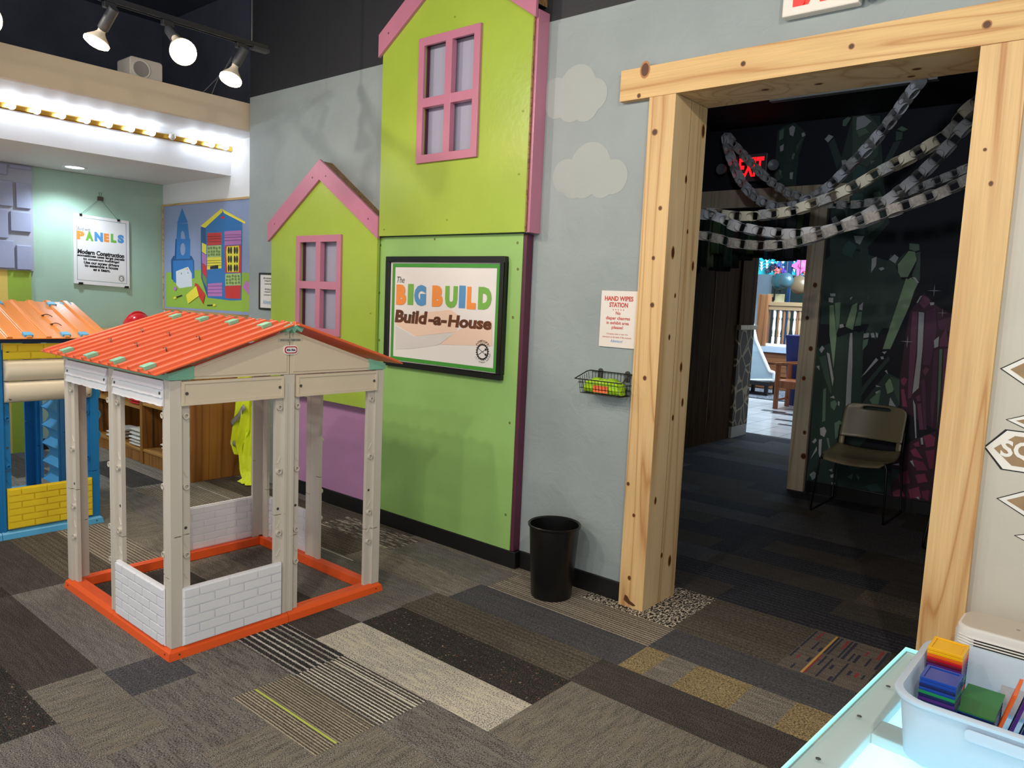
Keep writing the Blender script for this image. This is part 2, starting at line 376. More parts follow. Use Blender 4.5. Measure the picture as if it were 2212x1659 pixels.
# brown diamond signs painted on the beige wall
TAN2 = paint('diamond_brown', (158, 130, 96), .6, .12, .1, 30, 20); WHP = paint('paint_white', (236, 233, 226), .6)
def diamond(tipx, cy, hh, length, flat=False, txt=None):
    t0 = W(tipx, cy, D); m = MB(); z = t0.z
    for i, (e, mi) in enumerate(((0, 2), (.004, 1), (.020, 0))):
        y = D-.002-.0006*i; x0 = t0.x+e*1.6; h = hh-e
        pts = [(x0, z), (x0+length*.5, z-h), (x0+length*1.5, z-h), (t0.x+2*length-e*1.6, z), (x0+length*1.5, z+h), (x0+length*.5, z+h)] if flat else [(x0, z), (t0.x+length, z-h), (t0.x+2*length-e*1.6, z), (t0.x+length, z+h)]
        m.face([(a, y, b) for a, b in pts], mi)
    p = m.build('painted_diamond', [TAN2, WHP, INK], wb)
    if txt:
        m = MB(); a = W(2160, 985, D).x; write(m, txt, FY(D-.0045), a, a+.165, z-.036, z+.036, bold=.03); m.build('painted_letters', WHP, p)
diamond(2160, 796, .10, .15); diamond(2172, 906, .05, .12); diamond(2125, 965, .074, .12, True, 'SQU'); diamond(2152, 1076, .075, .14); diamond(2190, 1156, .04, .10)

hull('baseboard_back', [(-5.03, -3.745, D-.012, D, 0, .1), (-2.585, -1.91, D-.012, D, 0, .1), (-.43, 3, D-.012, D, 0, .1)], RUBBER, bevel=.004)
hull('ceiling', [(-9, 3, -4, 3.6, 3.9, 4.0)], CEIL)
# doorway of pine boards
dr = bpy.data.objects.new('door_1', None); COL.objects.link(dr); struct(dr); ORG['door_1'] = Vector((0, 0, 0))
def knots(m, lst, fn):
    for u, v, r, asp in lst:
        m.face([fn(u+r*1.35*math.cos(a*.45), v+r*1.35*asp*math.sin(a*.45), .0008) for a in range(14)], 2)
        m.face([fn(u+r*math.cos(a*.45), v+r*asp*math.sin(a*.45), .0014) for a in range(14)], 1)
m = MB(); m.box(-1.915, -1.846, 3.183, 3.216, 0, 2.462); m.box(-1.850, -1.777, 3.183, 3.503, 0, 2.462, 3)
m.box(-1.914, -1.7775, 3.182, 3.1835, 0, 2.462)
knots(m, [(-1.857, .47, .007, 1.1), (-1.845, 1.15, .008, 1.2), (-1.86, .15, .008, 1.2), (-1.83, 1.5, .009, 1.1), (-1.875, 2.30, .012, 1), (-1.90, .62, .007, 1.2), (-1.82, 1.95, .008, 1.1), (-1.84, 1.72, .007, 1.2)], lambda u, v, d: (u, 3.182-d, v))
knots(m, [(3.24, .55, .008, 2), (3.33, 2.1, .008, 2), (3.46, 1.7, .009, 2.2), (3.43, .2, .012, 2), (3.34, .25, .008, 1.5), (3.27, 1.35, .007, 1.6), (3.41, 1.2, .01, 2), (3.36, .95, .008, 1.6), (3.45, 1.02, .009, 2), (3.25, 1.75, .012, 2), (3.47, 2.35, .012, 2.2), (3.3, 1.55, .006, 1.6), (3.38, 1.86, .006, 1.6)], lambda u, v, d: (-1.777+d, u, v))
m.face([(-1.885+.0, 3.1815, .03), (-1.86, 3.1815, .018), (-1.83, 3.1815, .012), (-1.815, 3.1815, .02), (-1.835, 3.1815, .03), (-1.85, 3.1815, .035), (-1.865, 3.1815, .055), (-1.88, 3.1815, .06)], 1); m.box(-1.7768, -1.7764, 3.335, 3.337, 0, 2.46, 1)
m.build('post', [PINE, KNOT, KNOTL, PINEJ], dr)
m = MB(); m.box(-.578, -.43, 3.183, 3.216, 0, 2.462); m.box(-.52, -.44, 3.216, 3.503, 0, 2.462)
knots(m, [(-.50, 1.98, .006, 1.3), (-.53, 2.1, .005, 1)], lambda u, v, d: (u, 3.183-d, v))
m.build('post', [PINE, KNOT, KNOTL], dr)
m = MB(); m.box(-2.076, -.26, 3.178, 3.216, 2.462, 2.604); m.box(-1.85, -.44, 3.216, 3.503, 2.464, 2.6, 3)
knots(m, [(-1.945, 2.59, .02, 1.5), (-1.97, 2.476, .008, 1.1), (-1.462, 2.54, .009, 1), (-1.02, 2.535, .009, 1), (-.565, 2.53, .012, 1)], lambda u, v, d: (u, 3.178-d, v))
knots(m, [(-1.42, 3.33, .014, .6), (-1.2, 3.36, .014, .6), (-.82, 3.35, .014, .6), (-.86, 3.44, .012, .6)], lambda u, v, d: (u, v, 2.462-d))
m.build('lintel', [PINEX, KNOT, KNOTL, PINEJ], dr)

# alcove on the left: sage wall, picture wall, stepped soffit
hull('wall_left', [(-7.5, -7.356, -2, 3.6, 0, 2.43, 0), (-7.5, -7.356, -2, 3.6, 2.43, 3.9, 1)], [SAGE, CEIL])
hull('wall_alcove', [(-7.4, -5.43, 3.45, 3.6, 0, 2.905, 0), (-7.4, -5.43, 3.45, 3.6, 2.905, 3.9, 1)], [WHITEWALL, CEIL])
hull('trim_1', [(-5.56, -5.5, -2, 3.45, 2.705, 2.905, 0), (-7.36, -5.56, -2, 3.45, 2.72, 2.90, 1), (-7.36, -6.118, -2, 3.45, 2.432, 2.72, 1)], [TANWALL, WHITEWALL])
hull('baseboard_left', [(-7.356, -7.344, -2, 3.45, 0, .1)], RUBBER, bevel=.004)
YST = paint('stripe_ochre', (222, 190, 96), .6); LST = paint('stripe_lime', (150, 176, 62), .6)
m = MB(); m.box(-7.356, -7.340, 1.55, 2.135, .0, 1.56, 0); m.box(-7.356, -7.3395, 2.135, 2.31, .0, 1.56, 1); m.build('trim_2', [YST, LST])['kind'] = 'structure'

# dark room beyond the doorway
OLDW = wood('barn_boards', (72, 54, 36), (44, 31, 20), 'z', 7, .85)
OLDW.node_tree.nodes['Principled BSDF'].inputs['Specular IOR Level'].default_value = .08
hull('wall_passage', [(-3.8, -3.67, 3.5, 8.32, 0, 3.05, 0)]+[(-3.67, -3.665, y, y+.006, 0, 3.05, 1) for y in (4.3, 5.2, 6.1, 7.0, 7.7)], [OLDW, KNOT])
hull('wall_far', [(-2.20, 3, 6.40, 6.6, 0, 3.05), (-3.8, -2.20, 6.40, 6.6, 2.50, 3.05)], NAVY)
hull('baseboard_far', [(-2.1, 3, 6.385, 6.4, 0, .095)], RUBBER)
hull('ceiling', [(-3.8, 3, 3.5, 8.9, 3.05, 3.15)], NAVY)
hull('wall_right', [(1.2, 1.3, 3.5, 6.6, 0, 3.05)], NAVY)
FARW = wood('far_frame', (208, 194, 170), (172, 152, 124), 'z', 6)
d2 = bpy.data.objects.new('door_2', None); COL.objects.link(d2); struct(d2); ORG['door_2'] = Vector((0, 0, 0))
m = MB(); m.box(-2.25, -2.115, 6.36, 6.40, 0, 2.40); m.box(-2.25, -2.19, 6.40, 6.62, 0, 2.4)
knots(m, [(-2.16, 1.72, .014, 1.2), (-2.2, 1.45, .012, 1.2), (-2.15, 1.2, .014, 1.2), (-2.185, .95, .013, 1.2), (-2.14, .5, .012, 1.2), (-2.13, .3, .02, 1)], lambda u, v, d: (u, 6.36-d, v))
m.build('post', [FARW, KNOT, KNOTL], d2)
m = MB(); m.box(-3.67, -1.95, 6.355, 6.40, 2.37, 2.525); m.build('lintel', FARW, d2)
# hall beyond
hull('wall_hall_light_block', [(-1.95, -1.85, 6.6, 8.9, 0, 3.05), (-9, 3, 8.9, 9.0, 2.45, 5.0), (-9, -3.8, 8.9, 9.0, 0, 2.45), (-1.95, 3, 8.9, 9.0, 0, 2.45)], NAVY)  # unseen header and side walls, added to hold back the hall light
HALLW = paint('hall_wall', (150, 176, 196), .6)
hull('wall_hall', [(-12, 2, 17.5, 17.7, 0, 5, 0), (-6.9, -5.9, 17.42, 17.5, 0, 2.3, 1)], [HALLW, paint('hall_dark', (34, 58, 58), .5)])
hull('ceiling', [(-12, 2, 8.9, 18, 5, 5.1)], WHITEWALL)
# ---------------------------------------------------------------- wooden house fronts on the wall
EDGE = wood('ply_edge', (150, 112, 70), (96, 66, 38), 'x', 14)
def front(name, label, xc, x0, x1, y, z0, ze, zp, th, win, wy, trim_o, back):
    t = thing(name, label, 'house front', (xc, D, z0), 0, 'wooden house fronts')
    wx0, wx1, wz0, wz1 = win; f = .046
    hx0, hx1, hz0, hz1 = wx0+f*.7, wx1-f*.7, wz0+f*.7, wz1-f*.7
    # face panel with the window cut out
    m = MB(); k = (zp-ze)/(xc-x0)
    top = lambda x: zp-k*abs(x-xc)
    A, B_ = y, y+.02
    def slab(poly): m.prism(poly, lambda u, v, d: (u, d, v), A, B_)
    slab([(x0, z0), (hx0, z0), (hx0, top(hx0)), (x0, top(x0))]); slab([(hx1, z0), (x1, z0), (x1, top(x1)), (hx1, top(hx1))])
    slab([(hx0, z0), (hx1, z0), (hx1, hz0), (hx0, hz0)])
    slab([(hx0, hz1), (hx1, hz1), (hx1, top(hx1)), (xc, zp), (hx0, top(hx0))])
    for px, pz in ((xc+.02, ze-.02 if back else ze+.1), (xc+.01, z0+.08), (x0+.05, z0+.04), (x1-.06, z0+.3), (x1-.05, z0+.62)):
        m.lathe([(.006, 0), (.006, .0012), (.003, .0014), (.003, 0)], (px, y-.0012, pz), 10, (0, 1, 0), 1)
    m.build('face_panel', [LIME, KNOT], t)
    m = MB(); m.box(hx0-.01, hx1+.01, y+.045, y+.05, hz0-.01, hz1+.01)
    m.build('window_pane', LAVENDER, t)
    m = MB()
    for q in ((hx0-.012, hx0, hz0, hz1), (hx1, hx1+.012, hz0, hz1), (hx0, hx1, hz1, hz1+.012), (hx0, hx1, hz0-.012, hz0)): m.box(q[0], q[1], y+.0201, y+.048, q[2], q[3])
    m.build('window_reveal', PLUM, t)
    # pink frame with a cross of bars
    fr = MB(); yo, yi = y-wy, y-.0005
    pr = lambda poly: fr.prism(poly, lambda u, v, d: (u, d, v), yo, yi)
    pr([(wx0, wz0), (wx1, wz0), (wx1-f, wz0+f), (wx0+f, wz0+f)]); pr([(wx0, wz1), (wx0+f, wz1-f), (wx1-f, wz1-f), (wx1, wz1)])
    pr([(wx0, wz0), (wx0+f, wz0+f), (wx0+f, wz1-f), (wx0, wz1)]); pr([(wx1, wz0), (wx1, wz1), (wx1-f, wz1-f), (wx1-f, wz0+f)])
    fr = fr.build('window_frame', PINK, t, bevel=.0015)
    mx = (wx0+wx1)/2+.004; mz = (wz0+wz1)/2+(.0 if back else -.012)
    b = MB(); b.box(mx-.026, mx+.026, yo+.001, y+.02, wz0+f-.004, wz1-f+.004); b.box(wx0+f-.004, wx1-f+.004, yo+.002, y+.02, mz-.026, mz+.026)
    b.build('glazing_bar', PINK, fr, bevel=.0012)
    # roof trim boards with lumber behind
    tv, to = .132, .022
    for s in (-1, 1):
        xe = (x0-to) if s < 0 else (x1+to); zo = zp+.0+.128-abs(xe-xc)*k
        b = MB(); b.prism([(xc, zp+.128), (xe, zo), (xe, zo-tv), (xc, zp-.006)] if s < 0 else [(xc, zp+.128), (xc, zp-.006), (xe, zo-tv), (xe, zo)], lambda u, v, d: (u, d, v), y-.02, y-.0008)
        for q in (.12, .85): b.lathe([(.006, 0), (.006, .001), (.002, .0012)], (xc+(xe-xc)*q, y-.0212, zp+.06-abs(xe-xc)*q*k), 10, (0, 1, 0), 1)
        b = b.build('roof_trim', [PINK, PLUM], t, bevel=.0015)
        c = MB(); c.prism([(xc, zp+.118), (xe-s*.02, zo-.008), (xe-s*.02, zo-.05), (xc, zp+.07)] if s < 0 else [(xc, zp+.118), (xc, zp+.07), (xe-s*.02, zo-.05), (xe-s*.02, zo-.008)], lambda u, v, d: (u, d, v), y, D-.0005)
        c.build('rafter', EDGE, b)
    return t
sm = front('house_front', 'small lime green plywood house front, left one with pink gable above a purple base panel', -4.387, -4.985, -3.79, 3.13, .748, 1.855, 2.245, .02, (-4.652, -4.143, 1.197, 1.872), .016, 0, True)
for q in ((-4.985, -4.965, .76, 1.98), (-3.83, -3.812, .75, 1.98)): b = MB(); b.box(q[0], q[1], 3.1505, D-.0005, q[2], q[3]); b.build('side_batten', EDGE, sm)
b = MB(); b.box(-4.99, -3.803, 3.205, D-.0005, .102, .9); b.build('base_panel', PURPLE, sm)
ta = front('house_front', 'tall two-tone green house front beside the doorway, pink gable cut off by the photo top', -3.175, -3.765, -2.58, 3.12, 1.853, 2.945, 3.335, .02, (-3.427, -2.94, 2.266, 2.97), .018, 0, False)
b = MB(); b.box(-3.802, -2.622, 3.158, 3.176, .102, 1.849)
for px, pz in ((-3.79, 1.8), (-3.79, 1.5), (-3.78, 1.2), (-2.66, 1.8), (-2.67, 1.4), (-2.65, 1.66), (-2.66, .82), (-3.3, 1.83), (-2.66, .3)): b.lathe([(.007, 0), (.007, .001), (.003, .0012)], (px, 3.1568, pz), 10, (0, 1, 0), 1)
b.build('lower_panel', [GREEN, KNOT], ta, bevel=.0015)
b = MB(); b.box(-2.62, -2.597, 3.160, D-.0005, .102, 1.846); b.build('lower_side_board', PLUM, ta, bevel=.002)
b = MB(); b.box(-2.58, -2.571, 3.112, 3.14, 1.856, 2.95, 1); b.box(-2.5798, -2.556, 3.124, D-.0005, 1.85, 2.97); b.build('upper_side_board', [PINK, EDGE], ta, bevel=.002)
b = MB(); b.box(-3.80, -2.64, 3.178, D-.0005, .13, 1.84); b.build('backing_lumber', EDGE, ta)
hull('baseboard_front', [(-3.745, -2.585, 3.163, D, 0, .1)], RUBBER, bevel=.006)

# ---------------------------------------------------------------- big framed sign
ORANGE_P = paint('print_orange', (240, 146, 66), .45, .03, 0); GREEN_P = paint('print_green', (118, 178, 74), .45, .03, 0); BLUE_P = paint('print_blue', (86, 148, 200), .45, .03, 0)
BROWN_P = paint('print_brown', (92, 50, 26), .45, .35, 0, vscale=9); TAPE = paint('tape_green', (70, 152, 56), .4, .08); GHOST = paint('print_ghost', (236, 206, 186), .45, .03, .2, 6); GHOST2 = paint('print_ghost_grey', (216, 212, 210), .45, .03, .2, 6)
def frame(m, x0, x1, z0, z1, w, ya, yb, mi=0):
    for q in ((x0, x1, z0, z0+w), (x0, x1, z1-w, z1), (x0, x0+w, z0+w, z1-w), (x1-w, x1, z0+w, z1-w)): m.box(q[0], q[1], ya, yb, q[2], q[3], mi)
def gear(m, fn, cx, cz, r, mi, words=True):
    n = 22; pts = []
    for i in range(n):
        for da, rr_ in ((.0, 1.0), (.25, 1.0), (.3, 1.14), (.62, 1.14), (.68, 1.0)): a = 2*math.pi*(i+da)/n; pts.append((cx+r*rr_*math.cos(a), cz+r*rr_*math.sin(a)))
    inner = [(cx+r*.84*math.cos(2*math.pi*(i//5+(.0, .25, .3, .62, .68)[i % 5])/n), cz+r*.84*math.sin(2*math.pi*(i//5+(.0, .25, .3, .62, .68)[i % 5])/n)) for i in range(5*n)]
    N = len(pts)
    m.raw([fn(u, v) for u, v in pts+inner], [(i, (i+1) % N, N+(i+1) % N, N+i) for i in range(N)], mi)
    for a in (.55, -.5):
        c, s_ = math.cos(a), math.sin(a); L, w = r*.86, r*.03
        m.face([fn(cx+c*L*e-s_*w*g, cz+s_*L*e+c*w*g) for e, g in ((-1, -1), (1, -1), (1, 1), (-1, 1))], mi)
        m.face([fn(cx+c*L*.75-s_*w*5*g+c*e*r*.1, cz+s_*L*.75+c*w*5*g+s_*e*r*.1) for e, g in ((-1, -1), (1, -1), (1, 1), (-1, 1))], mi)
    if words:
        def arcword(s, rad, a0, a1, h, inv):
            for i, ch in enumerate(s):
                if ch == ' ': continue
                a = math.radians(a0+(a1-a0)*i/(len(s)-1)); px, pz = cx+rad*math.cos(a), cz+rad*math.sin(a)
                th = a-math.pi/2 if not inv else a+math.pi/2
                v, f, asp = glyphs(ch, .0); w_ = min(h*asp, h*1.0)
                m.raw([fn(px+math.cos(th)*(p-.5)*w_-math.sin(th)*(q-.5)*h, pz+math.sin(th)*(p-.5)*w_+math.cos(th)*(q-.5)*h) for p, q in v], f, mi)
        arcword('Adventure!', r*1.38, 140, 35, r*.30, False); arcword("Children's Museum", r*1.36, 215, 350, r*.17, True)
t = thing('framed_sign', 'large black framed build-a-house sign hung on the green panel', 'sign', (-3.2, 3.157, 1.05))
m = MB(); frame(m, -3.70, -2.718, 1.05, 1.728, .034, 3.125, 3.157); m.build('frame', BLACK, t, bevel=.003)
Y = 3.142
m = MB(); m.box(-3.675, -2.745, Y, 3.1565, 1.075, 1.705); m.build('backing_board', PAPER, t)
m = MB(); N = 10                                       # poster, slightly creased
x0, x1, z0, z1 = -3.648, -2.757, 1.088, 1.688
gx = [[(x0+(x1-x0)*i/N, Y-.0015-.0012*math.sin(i*1.7+j*1.1)*math.sin(j*.9), z0+(z1-z0)*j/N) for i in range(N+1)] for j in range(N+1)]
m.loft(gx, 0, closed=False)
po = m.build('poster', PAPER, t, smooth=60)
F = FY(Y-.0034); m = MB()
def SP(x, y): return W(820+x/5.53, 530+y/5.53, Y-.003)   # sign detail picture position -> sign plane
def spoly(pts, mi): m.face([(p.x, Y-.0033, p.z) for p in (SP(*q) for q in pts)], mi)
spoly([(180, 935), (560, 800), (850, 770), (960, 850), (910, 1035), (430, 1085)], 0); spoly([(720, 1180), (960, 1000), (1340, 900), (1345, 1200), (900, 1190)], 0)
spoly([(190, 960), (420, 1090), (900, 1045), (700, 1190), (420, 1230), (190, 1240)], 1)
m.build('printed_picture', [GHOST, GHOST2], po)
m = MB(); frame(m, x0+.002, x1-.002, z0+.002, z1-.002, .022, Y-.005, Y-.0042); m.build('tape_border', TAPE, po)
F = FY(Y-.0045); m = MB()
def sw(s, a, b, c, d, mi, **kw):
    p, q = SP(a, d), SP(b, c); write(m, s, F, p.x, q.x, p.z, q.z, mi, **kw)
sw('The', 210, 300, 375, 445, 0, bold=-.01, shear=.3)
for ch, a, b, c, d, mi in (('B', 198, 322, 470, 708, 1), ('I', 335, 408, 462, 710, 2), ('G', 412, 560, 475, 720, 3), ('B', 625, 760, 482, 730, 1), ('U', 780, 935, 488, 745, 2), ('I', 945, 1030, 482, 748, 3), ('L', 1040, 1156, 496, 760, 1), ('D', 1174, 1344, 500, 764, 2)):
    sw(ch, a, b, c, d, mi, bold=.075)
p, q = SP(182, 918), SP(576, 772); write(m, 'Build', F, p.x, q.x, SP(380, 935).z, SP(380, 778).z, 4, bold=.045, shear=.1)
write(m, '-a-', F, SP(580, 940).x, SP(805, 940).x, SP(690, 957).z, SP(690, 850).z, 4, bold=.045, shear=.1)
write(m, 'House', F, SP(815, 980).x, SP(1338, 980).x, SP(1080, 995).z, SP(1080, 845).z, 4, bold=.045, shear=.1)
m.build('title_lettering', [INK, ORANGE_P, GREEN_P, BLUE_P, BROWN_P], po)
c = SP(1228, 1272); m = MB(); gear(m, F, c.x, c.z, .044, 0); m.build('logo', INK, po)

# hand wipes notice, small framed notice
RED_P = paint('print_red', (196, 74, 62), .5, .03, 0)
t = thing('notice', 'white hand wipes station notice on the grey wall above the wire basket', 'sign', (-2.03, D, 1.28))
m = MB(); m.box(-2.137, -1.928, 3.207, D-.0003, 1.282, 1.562); bo = m.build('board', paint('acrylic_white', (232, 224, 216), .2, .01, 0), t, bevel=.002)
m = MB(); F = FY(3.2062); xc = -2.032
def ln(s, z, h, w, mi, **kw): write(m, s, F, xc-w/2, xc+w/2, z, z+h, mi, **kw)
ln('HAND WIPES', 1.512, .024, .165, 0, bold=.035); ln('STATION', 1.481, .024, .108, 0, bold=.035)
for i in range(5): m.face([(xc-.03+.015*i+.003*math.cos(a), 3.2062, 1.469+.003*math.sin(a)) for a in (0, 1.05, 2.1, 3.14, 4.2, 5.2)], 0)
ln('No', 1.444, .017, .028, 0); ln('diaper changes', 1.414, .022, .14, 0); ln('in exhibit area', 1.396, .016, .13, 0); ln('please!', 1.369, .021, .066, 0)
ln('Changing table is near the', 1.343, .010, .125, 0, bold=0); ln('restrooms at the back of the museum.', 1.329, .009, .17, 0, bold=0); m.build('lettering', RED_P, bo); m = MB(); ln('Adventure!', 1.307, .015, .072, 0, bold=0, shear=.3); m.build('logo', BLUE_P, bo)
t = thing('framed_notice', 'small black framed costume notice left of the lime house front', 'sign', (-5.12, D, 1.34))
m = MB(); frame(m, -5.272, -5.02, 1.335, 1.615, .014, 3.203, D-.0003); m.build('frame', BLACK, t, bevel=.002)
m = MB(); m.box(-5.26, -5.03, 3.209, D-.0004, 1.347, 1.603); pa = m.build('sheet', PAPER, t)
m = MB(); F = FY(3.2082); xc = -5.142
for s, z, w in (('All costumes are', 1.567, .15), ('swapped and', 1.546, .115), ('washed daily.', 1.523, .12), ('All hats are', 1.484, .11), ('swapped and', 1.463, .115), ('sanitized daily.', 1.440, .135)): ln(s, z, .015, w, 0, bold=.015)
m.build('lettering', INK, pa); m = MB(); ln('Adventure!', 1.378, .034, .16, 0, bold=0, shear=.3); m.build('logo', BLUE_P, pa)

# ---------------------------------------------------------------- wire basket with wipes, bin
t = thing('wire_basket', 'black wire basket fixed to the wall beside the pine post', 'basket', (-2.07, D, 1.05))
m = MB(); zt, zb = 1.128, 1.050; X0, X1, Yb, Yf = -2.174, -1.925, 3.205, 3.085
m.tube([(X0, Yb, zt+.028), (X0, Yb-.035, zt+.025), (X0-.012, Yf, zt-.008), (X1+.012, Yf, zt-.008), (X1, Yb-.035, zt+.025), (X1, Yb, zt+.028)], .003, 8, closed=True)
m.tube([(X0+.012, Yb, zb), (X0+.012, Yf+.02, zb), (X1-.012, Yf+.02, zb), (X1-.012, Yb, zb)], .0022, 6, closed=True)
for i in range(13):
    x = X0+.012+(X1-X0-.024)*i/12; m.tube([(x, Yb, zt+.028), (x, Yb, zb), (x, Yf+.02, zb), (x, Yf+.002, zt-.008)], .0014, 5)
for i in range(1, 6):
    y = Yb+(Yf+.02-Yb)*i/6; f = i/6
    m.tube([(X0-.008*f, y, zt+.025-.03*f), (X0+.012, y, zb), (X1-.012, y, zb), (X1+.008*f, y, zt+.025-.03*f)], .0014, 5)
for z in (.33, .67):
    zz = zb+(zt-zb)*z; o = .02*(1-z); m.tube([(X0+.012*(1-z), Yb, zz), (X0+.012*(1-z), Yf+o, zz), (X1-.012*(1-z), Yf+o, zz), (X1-.012*(1-z), Yb, zz)], .0014, 5, closed=True)
m.build('wire_cage', BLACK, t, smooth=50)
for x in (X0+.055, X1-.035):
    m = MB(); m.prism([(x-.013, zt-.01), (x+.013, zt-.01), (x+.013, zt+.03)]+arc(x, zt+.03, .013, 0, 180, 6)[1:], lambda u, v, d: (u, d, v), 3.208, D-.0003)
    m.build('mounting_tab', paint('tab_grey', (60, 60, 62), .4), t)
t = thing('wipes_pack', 'lime green pack of wipes lying in the wire basket', 'wipes', (-2.06, 3.15, zb+.003))
rings = []
for i in range(17):
    u = i/16; x = X0+.016+(X1-X0-.032)*u; e = max(0, math.sin(math.pi*u))**.18; r = []
    for k in range(20):
        a = 2*math.pi*k/20; w = .045*(.55+.45*e); h = .031*e+.004
        r.append((x, 3.148+w*math.copysign(abs(math.cos(a))**.6, math.cos(a)), zb+.005+h+h*math.copysign(abs(math.sin(a))**.7, math.sin(a))+.006*math.sin(u*29+k*1.7)*max(0, math.sin(a))+.003*math.sin(u*57+k*3.1)))
    rings.append(r)
m = MB(); m.loft(rings); m.build('wrapper', paint('pack_lime', (176, 226, 40), .25, .12, .3, 40, 18), t, smooth=50)
m = MB(); m.loft([[(x, 3.1005-.0002*i, z) for i, x in enumerate((X0+.09, X0+.13, X0+.175))] for z in (zb+.012, zb+.03, zb+.046)], 0, closed=False); m.build('pack_label', paint('label_orange', (236, 108, 62), .4), t)
t = thing('waste_bin', 'round black waste bin standing against the grey wall', 'bin', (-2.225, 3.03, 0))
m = MB(); R = .128; m.lathe([(.0, .004), (R*.78, .004), (R*.80, 0), (R*.82, .012), (R*.99, .362), (R*1.05, .366), (R*1.06, .374), (R*1.03, .378), (R*.965, .372), (R*.78, .012), (0, .010)], (-2.225, 3.03, 0), 44)
m.build('bucket', paint('bin_black', (12, 12, 13), .32, .05, .05), t, smooth=40)
t = thing('exit_sign', 'white exit sign with red letters above the doorway, cut off by the photo top', 'exit sign', (-1.155, D, 2.69))
m = MB(); m.box(-1.305, -1.005, 3.165, D-.0003, 2.693, 2.90); m.build('housing', paint('exit_white', (236, 230, 220), .35, .01, 0), t, bevel=.006)
m = MB(); write(m, 'EXIT', FY(3.1645), -1.262, -1.045, 2.725, 2.87, bold=.04); m.build('lettering', emit('exit_red', (240, 60, 50), .5, (214, 50, 44)), t)
m = MB(); m.lathe([(.003, 0), (.003, .002), (0, .002)], (-1.24, 3.1645, 2.706), 8, (0, -1, 0)); m.build('indicator_light', emit('indicator_red', (255, 40, 40), 3), t)
m = MB(); m.lathe([(.0, 0), (.03, 0), (.042, .03), (.042, .06), (0, .06)], (-.96, 3.206, 2.74), 18, (0, -1, 0)); m.build('emergency_lamp', paint('grey_plastic', (120, 122, 124), .4), t, smooth=40)
# ---------------------------------------------------------------- plastic playhouses
def plastic(name, rgb, rough=.38, bump=.08): return paint(name, rgb, rough, .025, bump, 260)
STONE = plastic('plastic_stone', (204, 196, 184)); SAND = plastic('plastic_sand', (212, 198, 174)); WHITE = plastic('plastic_white', (232, 233, 238))
ORNG = plastic('plastic_orange', (238, 92, 32)); MINT = plastic('plastic_mint', (126, 188, 158)); BLUE = plastic('plastic_blue', (24, 120, 184)); SKY = plastic('plastic_sky', (84, 170, 220))
YELL = plastic('plastic_yellow', (234, 206, 44)); CREAM = plastic('plastic_cream', (222, 210, 188)); DKBLUE = plastic('plastic_dark_blue', (26, 60, 100)); DKHOLE = paint('screw_hole', (70, 68, 64), .5)
def roofmat(name, rgb):
    t = NT(name); t.set(t.b, 'Base Color', lin(rgb)); t.set(t.b, 'Roughness', .3)
    tr = t.n('ShaderNodeBsdfTranslucent', {'Color': lin(rgb)}); mx = t.n('ShaderNodeMixShader', {0: .28, 1: t.b.outputs[0], 2: tr.outputs[0]})
    t.t.links.new(mx.outputs[0], t.t.nodes['Material Output'].inputs['Surface']); return t.m
RED_ROOF = roofmat('roof_red_orange', (236, 116, 74)); ORG_ROOF = roofmat('roof_orange', (252, 168, 84))
